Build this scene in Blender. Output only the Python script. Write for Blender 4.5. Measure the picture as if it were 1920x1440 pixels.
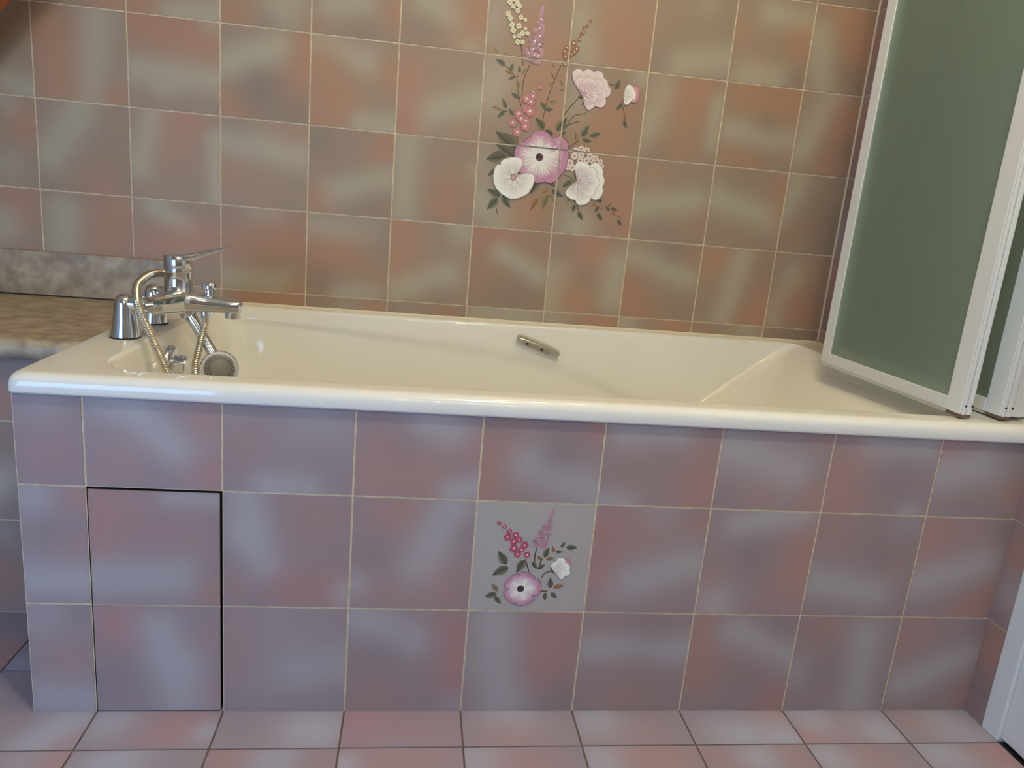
import bpy, bmesh, math, random
from mathutils import Vector, Matrix

# ------------------------------------------------------------------ scene, camera, light
SC = bpy.context.scene
COL = SC.collection
for o in list(bpy.data.objects):
    bpy.data.objects.remove(o)

XR, YB = 1.6752, 0.7657          # right wall, back wall
CEIL = 2.42
XL, YF = -1.20, -1.80            # left wall, wall behind the viewer

cam_d = bpy.data.cameras.new('camera')
cam = bpy.data.objects.new('camera', cam_d)
COL.objects.link(cam)
cam_d.sensor_fit = 'HORIZONTAL'
cam_d.sensor_width = 36.0
cam_d.lens = 1413.63 / 1920 * 36.0
cam_d.clip_start = 0.02
RIGHT = Vector((0.9893472, -0.1168417, 0.0868338))
UP = Vector((-0.0560239, 0.2449525, 0.9679151))
FWD = Vector((0.134363, 0.9624688, -0.2357972))
m = Matrix.Identity(4)
for i in range(3):
    m[i][0], m[i][1], m[i][2] = RIGHT[i], UP[i], -FWD[i]
m[0][3], m[1][3], m[2][3] = 0.57981, -1.14417, 0.87615
cam.matrix_world = m
SC.camera = cam

SC.view_settings.view_transform = 'Standard'
SC.view_settings.look = 'None'
SC.view_settings.exposure = 0.0
SC.view_settings.gamma = 1.0
SC.view_settings.use_curve_mapping = False

world = bpy.data.worlds.new('world')
SC.world = world
world.use_nodes = True
bg = world.node_tree.nodes['Background']
bg.inputs[0].default_value = (0.55, 0.72, 1.0, 1)
bg.inputs[1].default_value = 0.15


def lamp(name, kind, loc, energy, color, target=None, **kw):
    d = bpy.data.lights.new(name, kind)
    d.energy = energy
    d.color = color
    for k, v in kw.items():
        setattr(d, k, v)
    o = bpy.data.objects.new(name, d)
    COL.objects.link(o)
    o.location = loc
    if target is not None:
        o.rotation_euler = (Vector(target) - Vector(loc)).to_track_quat('-Z', 'Y').to_euler()
    return o


# daylight entering by the window in the wall behind the viewer
WX0, WX1, WZ0, WZ1 = -1.05, -0.10, 0.08, 1.10
lamp('window_daylight', 'AREA', ((WX0 + WX1) / 2, YF - 0.02, (WZ0 + WZ1) / 2), 21.0, (0.27, 0.56, 1.0),
     target=((WX0 + WX1) / 2, 0, (WZ0 + WZ1) / 2), shape='RECTANGLE', size=WX1 - WX0 - 0.1, size_y=WZ1 - WZ0 - 0.1)
# neutral bulbs of the ceiling light above the viewer
for bx_ in (0.85, 0.95):
    lamp('ceiling_bulb', 'POINT', (bx_, -0.85, 2.30), 16.0, (1.0, 0.97, 0.76), shadow_soft_size=0.035)
# row of small bulbs over the mirror on the wall behind the viewer
for bx_ in (0.55, 0.70, 0.85, 1.00):
    lamp('mirror_bulb', 'POINT', (bx_, -1.70, 1.55), 3.8, (1.0, 0.95, 0.74), shadow_soft_size=0.022)
# warm bulbs of the lamp over the bath
for bx_, by_ in ((0.93, -0.19), (1.09, -0.07), (1.25, 0.05)):
    lamp('bath_bulb', 'POINT', (bx_, by_, 2.34), 4.4, (1.0, 0.80, 0.36), shadow_soft_size=0.03)

# ------------------------------------------------------------------ helpers


def s2l(c):
    return tuple(((v / 255) / 12.92 if v / 255 <= 0.04045 else ((v / 255 + 0.055) / 1.055) ** 2.4) for v in c)


def mat(name, color=(0.8, 0.8, 0.8), rough=0.5, metal=0.0, **kw):
    mt = bpy.data.materials.new(name)
    mt.use_nodes = True
    b = mt.node_tree.nodes['Principled BSDF']
    b.inputs['Base Color'].default_value = (*color, 1)
    b.inputs['Roughness'].default_value = rough
    b.inputs['Metallic'].default_value = metal
    for k, v in kw.items():
        b.inputs[k.replace('_', ' ')].default_value = v
    return mt


def N(mt, kind, **kw):
    n = mt.node_tree.nodes.new(kind)
    for k, v in kw.items():
        setattr(n, k, v)
    return n


def bsdf(mt):
    return mt.node_tree.nodes['Principled BSDF']


def link(mt, a, b):
    mt.node_tree.links.new(a, b)


def vcol_mat(name, rough, noise=0.0, coat=0.0):
    mt = mat(name, rough=rough)
    at = N(mt, 'ShaderNodeVertexColor', layer_name='paint')
    out = at.outputs[0]
    if noise:
        tc = N(mt, 'ShaderNodeTexCoord')
        nz = N(mt, 'ShaderNodeTexNoise')
        nz.inputs['Scale'].default_value = 260
        nz.inputs['Detail'].default_value = 3
        link(mt, tc.outputs['Object'], nz.inputs['Vector'])
        mr = N(mt, 'ShaderNodeMapRange')
        mr.inputs[3].default_value = 1 - noise
        mr.inputs[4].default_value = 1 + noise
        link(mt, nz.outputs[0], mr.inputs[0])
        mx = N(mt, 'ShaderNodeVectorMath', operation='SCALE')
        link(mt, out, mx.inputs[0])
        link(mt, mr.outputs[0], mx.inputs['Scale'])
        out = mx.outputs[0]
    link(mt, out, bsdf(mt).inputs['Base Color'])
    return mt


def noisy_mat(name, c0, c1, scale, rough, detail=4, distort=0.0, lo=0.35, hi=0.65, bump=0.0, stretch=(1, 1, 1)):
    mt = mat(name, rough=rough)
    tc = N(mt, 'ShaderNodeTexCoord')
    mp = N(mt, 'ShaderNodeMapping')
    mp.inputs['Scale'].default_value = stretch
    nz = N(mt, 'ShaderNodeTexNoise')
    nz.inputs['Scale'].default_value = scale
    nz.inputs['Detail'].default_value = detail
    nz.inputs['Distortion'].default_value = distort
    cr = N(mt, 'ShaderNodeValToRGB')
    cr.color_ramp.elements[0].position = lo
    cr.color_ramp.elements[1].position = hi
    cr.color_ramp.elements[0].color = (*c0, 1)
    cr.color_ramp.elements[1].color = (*c1, 1)
    link(mt, tc.outputs['Object'], mp.inputs['Vector'])
    link(mt, mp.outputs[0], nz.inputs['Vector'])
    link(mt, nz.outputs[0], cr.inputs[0])
    link(mt, cr.outputs[0], bsdf(mt).inputs['Base Color'])
    if bump:
        bp = N(mt, 'ShaderNodeBump')
        bp.inputs['Strength'].default_value = bump
        bp.inputs['Distance'].default_value = 0.001
        link(mt, nz.outputs[0], bp.inputs['Height'])
        link(mt, bp.outputs[0], bsdf(mt).inputs['Normal'])
    return mt


def link_mesh(name, me, mats, parent=None, smooth=False):
    if not isinstance(mats, (list, tuple)):
        mats = [mats]
    for k in mats:
        me.materials.append(k)
    if smooth:
        for p in me.polygons:
            p.use_smooth = True
    o = bpy.data.objects.new(name, me)
    COL.objects.link(o)
    if parent is not None:
        o.parent = parent
    return o


def obj(name, bm, mats, parent=None, smooth=False, angle=None):
    bmesh.ops.recalc_face_normals(bm, faces=bm.faces)
    if angle is not None:
        for f in bm.faces:
            f.smooth = True
        for e in bm.edges:
            if len(e.link_faces) == 2 and e.calc_face_angle(0) > math.radians(angle):
                e.smooth = False
    me = bpy.data.meshes.new(name)
    bm.to_mesh(me)
    bm.free()
    return link_mesh(name, me, mats, parent, smooth)


def thing(name, loc, label, cat, group=None):
    o = bpy.data.objects.new(name, None)
    COL.objects.link(o)
    o.location = loc
    o.empty_display_size = 0.05
    return tag(o, label, cat, group)


def tag(o, label=None, cat=None, group=None, kind=None):
    if label:
        o['label'] = label
    if cat:
        o['category'] = cat
    if group:
        o['group'] = group
    if kind:
        o['kind'] = kind
    return o


def rebase(root):
    """children were modelled in world metres: keep them there under the moved root"""
    off = Matrix.Translation(root.location).inverted()
    for c in root.children:
        c.matrix_parent_inverse = off


def box(bm, x0, x1, y0, y1, z0, z1, bevel=0.0, seg=2):
    g = bmesh.ops.create_cube(bm, size=1)
    vs = g['verts']
    for v in vs:
        v.co = Vector((x0 + (v.co.x + .5) * (x1 - x0), y0 + (v.co.y + .5) * (y1 - y0), z0 + (v.co.z + .5) * (z1 - z0)))
    if bevel:
        es = set()
        for v in vs:
            es.update(v.link_edges)
        bmesh.ops.bevel(bm, geom=list(es), offset=bevel, segments=seg, affect='EDGES', profile=.5)


def frame_of(axis):
    axis = axis.normalized()
    a = Vector((0, 0, 1)) if abs(axis.z) < .9 else Vector((1, 0, 0))
    u = axis.cross(a).normalized()
    return u, axis.cross(u).normalized()


def lathe(bm, origin, axis, prof, n=40, caps=True):
    """prof: list of (along, radius)"""
    origin = Vector(origin)
    axis = Vector(axis).normalized()
    u, v = frame_of(axis)
    rings = []
    for h, r in prof:
        c = origin + axis * h
        if r < 1e-6:
            rings.append([bm.verts.new(c)])
        else:
            rings.append([bm.verts.new(c + (u * math.cos(2 * math.pi * k / n) + v * math.sin(2 * math.pi * k / n)) * r)
                          for k in range(n)])
    for a, b in zip(rings, rings[1:]):
        for k in range(n):
            q = (k + 1) % n
            if len(a) == 1 and len(b) == 1:
                continue
            if len(a) == 1:
                bm.faces.new((a[0], b[k], b[q]))
            elif len(b) == 1:
                bm.faces.new((a[k], a[q], b[0]))
            else:
                bm.faces.new((a[k], a[q], b[q], b[k]))
    if caps:
        for r in (rings[0], rings[-1]):
            if len(r) > 2:
                bm.faces.new(r)


def catmull(pts, sub=12):
    P = [Vector(p) for p in pts]
    P = [P[0] * 2 - P[1]] + P + [P[-1] * 2 - P[-2]]
    out = []
    for i in range(1, len(P) - 2):
        a, b, c, d = P[i - 1:i + 3]
        for k in range(sub):
            t = k / sub
            out.append(.5 * ((2 * b) + (c - a) * t + (2 * a - 5 * b + 4 * c - d) * t * t + (3 * b - a - 3 * c + d) * t ** 3))
    out.append(P[-2])
    return out


def sweep(bm, path, section, caps=True, up=None):
    """section(i, n) -> list of (a, b) offsets along two transported axes"""
    n = len(path)
    tang = [(path[min(i + 1, n - 1)] - path[max(i - 1, 0)]).normalized() for i in range(n)]
    u = frame_of(tang[0])[0] if up is None else (Vector(up) - tang[0] * Vector(up).dot(tang[0])).normalized()
    rings = []
    for i in range(n):
        u = (u - tang[i] * u.dot(tang[i])).normalized()
        w = tang[i].cross(u)
        rings.append([bm.verts.new(path[i] + u * a + w * b) for a, b in section(i, n)])
    for a, b in zip(rings, rings[1:]):
        k = len(a)
        for j in range(k):
            bm.faces.new((a[j], a[(j + 1) % k], b[(j + 1) % k], b[j]))
    if caps:
        bm.faces.new(rings[0][::-1])
        bm.faces.new(rings[-1])
    return rings


def circ(r, n=16):
    return [(r * math.cos(2 * math.pi * k / n), r * math.sin(2 * math.pi * k / n)) for k in range(n)]


# ------------------------------------------------------------------ materials
TILE_RGB = {'B': (152, 134, 130), 'G': (171, 165, 161), 'P': (170, 129, 123), 'O': (170, 132, 118), 'D': (136, 122, 121), 'N': (174, 168, 158)}
TILE = {k: Vector(s2l(v)) for k, v in TILE_RGB.items()}
M_TILE = vcol_mat('airbrushed_glazed_tile', 0.45, noise=0.05)
bsdf(M_TILE).inputs['Specular IOR Level'].default_value = 0.25
M_PAINT = vcol_mat('hand_painted_enamel', 0.4)
M_GROUT = noisy_mat('cream_grout', s2l((196, 178, 150)), s2l((222, 206, 180)), 60, 0.85, bump=.2)
M_FGROUT = noisy_mat('dark_floor_grout', s2l((92, 80, 76)), s2l((120, 104, 98)), 40, 0.9, bump=.2)
M_TUB = mat('white_acrylic', s2l((235, 232, 227)), 0.05, IOR=1.5)
M_CHROME = mat('polished_chrome', (0.72, 0.75, 0.80), 0.07, 1.0)
M_SATIN = mat('satin_nickel', (0.62, 0.60, 0.56), 0.28, 1.0)
M_HOSE = mat('ribbed_metal_hose', (0.72, 0.66, 0.55), 0.24, 1.0)
M_BLACK = mat('black_rubber_and_shade', (0.012, 0.012, 0.014), 0.5)  # rubber parts, and the painted shadow strip under the door
M_RECESS = mat('dark_unfinished_board', s2l((58, 50, 46)), 0.8)
M_GREYPL = mat('grey_spray_face', s2l((120, 116, 112)), 0.35)
M_WHITE = mat('white_lacquered_aluminium', s2l((226, 226, 224)), 0.32)
M_SEAL = mat('translucent_seal', s2l((214, 214, 205)), 0.35, Transmission_Weight=0.3)
M_RUST = mat('brown_hinge_plastic', s2l((112, 92, 74)), 0.5)
M_SIL = mat('cream_silicone', s2l((226, 214, 190)), 0.45)
M_DOOR = mat('white_door_paint', s2l((222, 228, 236)), 0.42)
M_WALLP = noisy_mat('grey_plaster', s2l((148, 145, 143)), s2l((158, 155, 152)), 9, 0.8)
M_CEILP = noisy_mat('white_ceiling_paint', s2l((196, 188, 174)), s2l((204, 196, 182)), 9, 0.85)
M_WOOD = noisy_mat('orange_brown_wood', s2l((150, 78, 26)), s2l((196, 112, 44)), 6, 0.45, detail=6, distort=1.5,
                   stretch=(1, 8, 8))
M_MARBLE = noisy_mat('beige_veined_laminate', s2l((142, 124, 108)), s2l((178, 164, 140)), 30, 0.42, detail=9,
                     distort=.3, lo=.36, hi=.66)
# frosted pane: milky body, light passing through, and a blurred view of what lies close behind
M_GLASS = mat('frosted_green_acrylic', s2l((188, 194, 182)), 0.42, IOR=1.45)
_out = [n for n in M_GLASS.node_tree.nodes if n.type == 'OUTPUT_MATERIAL'][0]
_tr = N(M_GLASS, 'ShaderNodeBsdfTranslucent')
_tr.inputs[0].default_value = (0.80, 0.94, 0.85, 1)
_rf = N(M_GLASS, 'ShaderNodeBsdfRefraction')
_rf.inputs['Color'].default_value = (0.86, 0.97, 0.90, 1)
_rf.inputs['Roughness'].default_value = 0.55
_rf.inputs['IOR'].default_value = 1.25
_m1 = N(M_GLASS, 'ShaderNodeMixShader')
_m1.inputs[0].default_value = 0.66
link(M_GLASS, _tr.outputs[0], _m1.inputs[1])
link(M_GLASS, _rf.outputs[0], _m1.inputs[2])
_m2 = N(M_GLASS, 'ShaderNodeMixShader')
_m2.inputs[0].default_value = 0.70
link(M_GLASS, bsdf(M_GLASS).outputs[0], _m2.inputs[1])
link(M_GLASS, _m1.outputs[0], _m2.inputs[2])
_cl = N(M_GLASS, 'ShaderNodeBsdfTransparent')
_cl.inputs[0].default_value = (0.90, 0.97, 0.91, 1)
_m3 = N(M_GLASS, 'ShaderNodeMixShader')
_m3.inputs[0].default_value = 0.37
link(M_GLASS, _m2.outputs[0], _m3.inputs[1])
link(M_GLASS, _cl.outputs[0], _m3.inputs[2])
link(M_GLASS, _m3.outputs[0], _out.inputs[0])

DATA = {'b':[('G',-0.154,1.179,-0.176,1.01,0.031,1),('P',-0.247,1.147,-0.237,1.026,0.039,1),('P',-0.113,1.022,-0.113,1.022,0.021,1),('P',-0.128,1.22,-0.128,1.22,0.027,1),
('P',-0.061,1.225,-0.061,1.225,0.033,1),('G',0.018,1.215,0.109,1.22,0.025,1),('G',-0.347,1.037,-0.293,1.023,0.022,1),('P',-0.062,1.19,0.097,1.146,0.043,1),
('G',-0.076,1.088,0.097,1.083,0.025,1),('G',-0.008,1.061,-0.008,1.061,0.021,0.7),('G',0.095,1.202,0.095,1.202,0.018,0.6),('P',-0.308,0.951,-0.308,0.951,0.032,1),
('G',-0.345,0.99,-0.345,0.99,0.02,0.7),('G',-0.354,0.854,-0.354,0.854,0.029,0.6),('G',-0.193,0.991,-0.261,0.886,0.029,1),('P',-0.155,0.824,-0.155,0.824,0.036,0.8),
('G',-0.033,0.995,-0.068,0.88,0.023,1),('P',0.031,0.99,0.031,0.99,0.035,1),('P',0.0,0.91,0.0,0.91,0.038,0.5),('G',0.101,0.955,0.105,0.81,0.016,1),
('P',-0.342,0.772,-0.342,0.772,0.047,1),('G',-0.374,0.721,-0.374,0.721,0.03,1),('P',-0.127,0.772,-0.142,0.696,0.044,1),('G',-0.239,0.756,-0.243,0.682,0.03,1),
('G',-0.038,0.792,0.034,0.742,0.022,1),('P',-0.052,0.691,0.082,0.727,0.031,1),('G',0.248,1.252,0.248,1.252,0.04,1),('P',0.138,1.229,0.138,1.229,0.032,1),
('P',0.302,1.225,0.302,1.225,0.016,0.5),('D',0.214,1.209,0.214,1.209,0.023,0.5),('G',0.354,1.272,0.425,1.283,0.025,1),('P',0.32,1.221,0.32,1.221,0.019,0.6),
('P',0.504,1.27,0.504,1.27,0.023,1),('D',0.427,1.222,0.427,1.222,0.029,0.5),('G',0.569,1.3,0.632,1.279,0.024,1),('P',0.689,1.302,0.674,1.22,0.033,1),
('D',0.561,1.236,0.561,1.236,0.036,0.4),('G',0.126,1.118,0.249,1.168,0.028,1.2),('P',0.303,1.197,0.293,1.08,0.031,1),('P',0.12,1.039,0.156,1.017,0.026,1),
('D',0.203,1.071,0.203,1.071,0.035,1),('D',0.288,1.027,0.288,1.027,0.03,0.6),('G',0.33,1.188,0.442,1.154,0.024,1.1),('P',0.334,1.137,0.385,1.06,0.043,1),
('P',0.337,1.02,0.337,1.02,0.036,1),('P',0.498,1.137,0.498,1.137,0.026,1),('G',0.435,1.021,0.504,1.02,0.022,1),('G',0.675,1.208,0.675,1.208,0.024,0.7),
('P',0.53,1.128,0.542,1.016,0.039,1),('G',0.609,1.062,0.702,1.1,0.03,1),('P',0.676,1.016,0.676,1.016,0.025,0.5),('D',0.624,1.024,0.624,1.024,0.019,0.4),
('G',0.126,0.952,0.29,0.935,0.027,1),('P',0.12,0.882,0.12,0.882,0.024,0.7),('P',0.18,0.848,0.18,0.848,0.049,0.3),('P',0.276,0.996,0.276,0.996,0.03,0.5),
('D',0.144,0.989,0.144,0.989,0.024,0.4),('P',0.505,0.994,0.491,0.95,0.03,1),('G',0.362,0.855,0.491,0.897,0.024,1),('P',0.323,0.839,0.323,0.839,0.03,1),
('D',0.338,0.978,0.338,0.978,0.03,0.5),('D',0.469,0.822,0.469,0.822,0.032,0.3),('G',0.543,0.991,0.539,0.835,0.028,1),('P',0.659,0.896,0.659,0.896,0.046,0.45),
('P',0.636,0.849,0.636,0.849,0.032,0.8),('G',0.706,0.938,0.706,0.938,0.014,0.6),('G',0.218,0.795,0.218,0.795,0.037,0.9),('G',0.125,0.635,0.257,0.631,0.026,1),
('P',0.156,0.729,0.293,0.738,0.04,1),('P',0.289,0.614,0.289,0.614,0.023,0.8),('G',0.324,0.766,0.394,0.759,0.031,1),('G',0.458,0.777,0.458,0.777,0.028,0.5),
('P',0.332,0.715,0.409,0.708,0.036,1),('G',0.399,0.613,0.477,0.625,0.022,1),('P',0.489,0.662,0.489,0.662,0.029,0.5),('D',0.346,0.651,0.346,0.651,0.023,0.5),
('P',0.529,0.783,0.534,0.685,0.042,1),('G',0.689,0.798,0.689,0.798,0.026,1),('G',0.536,0.632,0.66,0.681,0.027,1),('D',0.637,0.619,0.637,0.619,0.027,0.4),
('P',0.182,0.577,0.297,0.579,0.036,1),('P',0.486,0.577,0.486,0.577,0.027,1),('G',0.413,0.587,0.413,0.587,0.02,0.5),('P',0.66,0.58,0.66,0.58,0.027,0.7),
('G',0.559,0.586,0.559,0.586,0.02,0.3),('G',0.748,0.589,0.872,0.587,0.03,1),('G',0.942,0.589,0.942,0.589,0.031,0.7),('P',1.063,0.593,1.063,0.593,0.042,1),
('G',1.127,0.592,1.127,0.592,0.028,1),('P',1.258,0.593,1.258,0.593,0.036,1),('G',1.467,0.595,1.467,0.595,0.037,0.7),('P',1.346,0.598,1.346,0.598,0.022,0.4),
('D',1.604,0.594,1.604,0.594,0.045,0.8),('G',0.726,1.283,0.726,1.283,0.045,0.7),('P',0.822,1.265,0.878,1.218,0.044,1),('G',0.934,1.301,0.954,1.238,0.032,1),
('P',1.032,1.3,1.06,1.232,0.052,1),('G',0.726,1.119,0.76,1.176,0.035,1),('P',0.845,1.161,0.88,1.067,0.048,1),('G',0.949,1.111,0.963,1.161,0.03,1),
('P',1.025,1.081,1.019,1.024,0.054,1),('P',1.073,1.135,1.073,1.135,0.032,0.5),('G',1.099,1.193,1.099,1.193,0.018,1),('G',0.726,0.87,0.783,0.827,0.037,1),
('P',0.855,0.849,0.855,0.849,0.04,1),('G',0.719,0.964,0.719,0.964,0.025,0.6),('P',1.056,0.944,1.087,0.862,0.051,1),('G',0.973,0.826,0.973,0.826,0.034,1),
('G',0.94,0.947,0.94,0.947,0.02,0.3),('P',0.739,0.787,0.794,0.776,0.045,1),('G',0.792,0.745,0.89,0.696,0.02,1.1),('P',0.728,0.666,0.728,0.666,0.034,0.5),
('P',0.9,0.76,0.9,0.76,0.022,0.6),('D',0.813,0.632,0.813,0.632,0.041,0.4),('G',0.932,0.695,0.927,0.605,0.033,1),('P',0.993,0.645,0.993,0.645,0.039,1),
('P',1.024,0.77,1.024,0.77,0.044,1),('G',1.093,0.734,1.09,0.658,0.028,1),('D',0.951,0.777,0.951,0.777,0.024,0.4),('D',1.008,0.701,1.008,0.701,0.021,0.5),
('P',1.163,0.967,1.163,0.967,0.037,0.35),('G',1.125,0.89,1.276,0.914,0.027,1),('P',1.309,0.86,1.309,0.86,0.028,0.7),('D',1.181,0.836,1.181,0.836,0.034,0.3),
('P',1.127,1.328,1.127,1.328,0.025,0.3),('G',1.241,1.373,1.241,1.373,0.025,0.4),('G',1.195,1.231,1.3,1.255,0.028,1),('P',1.324,1.32,1.324,1.32,0.025,0.5),
('G',1.404,1.371,1.49,1.357,0.023,1),('P',1.488,1.314,1.488,1.314,0.031,1),('P',1.381,1.266,1.381,1.266,0.032,0.4),('G',1.36,1.224,1.444,1.223,0.026,1),
('D',1.487,1.221,1.487,1.221,0.021,0.8),('G',1.163,1.169,1.128,1.072,0.027,1),('P',1.245,1.184,1.245,1.184,0.039,1),('P',1.223,1.132,1.208,1.042,0.047,0.7),
('G',1.296,1.158,1.297,1.057,0.015,0.9),('D',1.169,1.025,1.169,1.025,0.02,0.4),('P',1.368,1.178,1.496,1.172,0.04,1),('G',1.34,1.093,1.514,1.075,0.023,1),
('D',1.434,1.121,1.434,1.121,0.019,0.6),('P',1.351,1.029,1.41,1.018,0.026,0.7),('P',1.504,1.05,1.504,1.05,0.022,0.5),('P',1.612,1.376,1.644,1.306,0.047,1.1),
('G',1.53,1.331,1.564,1.229,0.028,1),('D',1.626,1.242,1.626,1.242,0.033,0.6),('G',1.594,1.188,1.532,1.059,0.027,1),('P',1.64,1.16,1.625,1.028,0.033,1.0),
('D',1.662,1.065,1.662,1.065,0.035,0.7),('D',1.563,1.41,1.563,1.41,0.038,0.6),('G',1.331,0.929,1.475,0.89,0.026,1),('P',1.505,0.984,1.512,0.904,0.026,0.7),
('D',1.372,0.986,1.372,0.986,0.034,0.4),('G',1.539,0.981,1.52,0.905,0.024,1),('D',1.612,0.872,1.612,0.872,0.057,0.6),('P',1.57,0.855,1.57,0.855,0.036,0.3),
('G',1.667,0.972,1.667,0.972,0.017,0.3),('G',1.12,0.764,1.284,0.719,0.024,1),('P',1.119,0.681,1.153,0.621,0.04,1),('P',1.301,0.778,1.301,0.778,0.025,0.6),
('D',1.231,0.786,1.231,0.786,0.021,0.5),('P',1.352,0.768,1.352,0.768,0.037,1),('G',1.428,0.788,1.394,0.623,0.024,1),('P',1.503,0.667,1.481,0.619,0.038,1),
('P',1.483,0.764,1.483,0.764,0.029,0.4),('G',1.576,0.746,1.535,0.637,0.025,1),('P',1.607,0.66,1.607,0.66,0.047,1),('P',1.624,0.768,1.624,0.768,0.032,0.4),
('D',1.497,0.765,1.497,0.765,0.022,0.5)],'f':[('P',0.057,0.453,0.057,0.453,0.044,0.5),('G',0.046,0.523,0.046,0.523,0.022,0.4),('G',0.172,0.523,0.232,0.464,0.023,1),
('P',0.276,0.515,0.276,0.515,0.024,0.7),('P',0.288,0.423,0.288,0.423,0.025,0.9),('P',0.147,0.431,0.147,0.431,0.033,0.5),('G',0.127,0.528,0.127,0.528,0.02,0.5),
('D',0.208,0.412,0.208,0.412,0.021,0.3),('G',0.446,0.519,0.446,0.519,0.05,0.6),('P',0.326,0.479,0.326,0.479,0.033,0.4),('G',0.367,0.408,0.428,0.408,0.019,1),
('G',0.311,0.529,0.311,0.529,0.02,0.3),('D',0.448,0.449,0.448,0.449,0.026,0.3),('G',0.023,0.379,0.023,0.379,0.024,0.8),('P',0.091,0.381,0.091,0.381,0.018,1),
('P',0.083,0.292,0.083,0.292,0.025,0.5),('D',0.042,0.318,0.042,0.318,0.021,0.4),('G',0.014,0.24,0.092,0.238,0.024,1),('P',0.121,0.365,0.111,0.311,0.035,1),
('P',0.214,0.323,0.214,0.323,0.051,0.5),('G',0.116,0.243,0.229,0.248,0.026,1),('G',0.223,0.385,0.291,0.387,0.012,0.8),('P',0.294,0.221,0.294,0.221,0.021,1),
('G',0.336,0.386,0.343,0.328,0.022,1),('G',0.343,0.328,0.367,0.272,0.021,1),('P',0.442,0.358,0.442,0.358,0.039,0.5),('P',0.411,0.228,0.47,0.229,0.029,1),
('G',0.496,0.227,0.496,0.227,0.016,0.9),('P',0.319,0.233,0.319,0.233,0.018,0.5),('G',0.026,0.171,0.026,0.171,0.026,0.5),('D',0.082,0.181,0.082,0.181,0.017,0.4),
('P',0.062,0.095,0.062,0.095,0.028,0.5),('G',0.03,0.027,0.087,0.02,0.025,0.8),('P',0.137,0.161,0.137,0.161,0.037,1),('P',0.286,0.035,0.286,0.035,0.024,0.8),
('G',0.202,0.154,0.226,0.086,0.025,1),('G',0.226,0.086,0.237,0.02,0.03,1),('P',0.281,0.136,0.281,0.136,0.023,0.4),('D',0.134,0.065,0.134,0.065,0.032,0.5),
('P',0.319,0.156,0.32,0.076,0.026,0.5),('G',0.422,0.082,0.492,0.093,0.03,0.8),('G',0.353,0.046,0.353,0.046,0.028,0.3),('G',0.395,0.157,0.395,0.157,0.055,0.3),
('G',0.61,0.528,0.653,0.512,0.022,1),('P',0.531,0.435,0.607,0.429,0.033,0.8),('P',0.691,0.478,0.691,0.478,0.023,0.6),('G',0.66,0.411,0.694,0.419,0.016,1),
('D',0.57,0.49,0.57,0.49,0.021,0.3),('P',0.545,0.489,0.545,0.489,0.021,0.4),('P',0.713,0.479,0.708,0.405,0.029,1),('P',0.894,0.533,0.894,0.533,0.022,1),
('G',0.786,0.464,0.889,0.42,0.026,1),('D',0.828,0.484,0.828,0.484,0.022,0.8),('P',0.746,0.526,0.746,0.526,0.026,0.3),('D',0.736,0.539,0.736,0.539,0.017,0.3),
('P',0.576,0.371,0.576,0.371,0.037,0.8),('G',0.661,0.385,0.612,0.274,0.027,1),('P',0.654,0.226,0.654,0.226,0.039,0.5),('G',0.51,0.242,0.51,0.242,0.016,0.9),
('D',0.537,0.296,0.537,0.296,0.027,0.4),('D',0.691,0.339,0.691,0.339,0.016,0.4),('P',0.557,0.229,0.557,0.229,0.028,0.4),('N',0.714,0.377,0.894,0.215,0.104,1.0),
('N',0.745,0.223,0.875,0.383,0.104,1.0),('G',0.524,0.179,0.606,0.14,0.026,1),('P',0.692,0.151,0.691,0.068,0.027,1),('P',0.539,0.023,0.539,0.023,0.039,0.5),
('D',0.563,0.109,0.563,0.109,0.029,0.5),('G',0.687,0.014,0.687,0.014,0.018,0.5),('P',0.666,0.181,0.666,0.181,0.019,0.4),('G',0.749,0.172,0.773,0.025,0.032,1),
('P',0.852,0.163,0.849,0.1,0.036,1),('P',0.888,0.185,0.888,0.185,0.02,0.5),('D',0.886,0.025,0.886,0.025,0.029,0.5),('G',0.709,0.089,0.709,0.089,0.02,0.3),
('G',0.939,0.526,1.021,0.53,0.022,1),('P',1.081,0.449,1.078,0.405,0.032,1),('G',0.911,0.407,0.951,0.4,0.016,1),('P',0.966,0.463,0.966,0.463,0.046,0.3),
('P',1.08,0.505,1.08,0.505,0.019,0.4),('D',1.004,0.483,1.004,0.483,0.019,0.3),('G',1.117,0.507,1.233,0.469,0.026,1),('P',1.297,0.416,1.297,0.416,0.028,1),
('P',1.188,0.424,1.188,0.424,0.031,0.4),('P',1.284,0.529,1.284,0.529,0.017,0.4),('D',1.121,0.421,1.121,0.421,0.019,0.4),('P',1.317,0.463,1.339,0.405,0.03,1),
('G',1.378,0.527,1.468,0.524,0.023,1),('G',1.461,0.402,1.461,0.402,0.014,1),('D',1.427,0.463,1.427,0.463,0.035,0.6),('P',1.34,0.498,1.34,0.498,0.024,0.4),
('P',1.518,0.528,1.518,0.528,0.027,1),('G',1.505,0.476,1.612,0.503,0.026,1),('P',1.656,0.447,1.656,0.447,0.019,0.6),('D',1.628,0.521,1.628,0.521,0.022,0.6),
('D',1.563,0.408,1.563,0.408,0.026,0.3),('P',0.91,0.355,0.911,0.266,0.029,1),('P',0.99,0.348,0.99,0.348,0.043,0.5),('G',0.983,0.26,1.079,0.293,0.027,1),
('P',1.1,0.219,1.1,0.219,0.026,1),('G',1.013,0.388,1.013,0.388,0.024,0.5),('G',0.94,0.227,0.94,0.227,0.025,0.3),('P',1.082,0.366,1.082,0.366,0.017,0.5),
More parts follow.
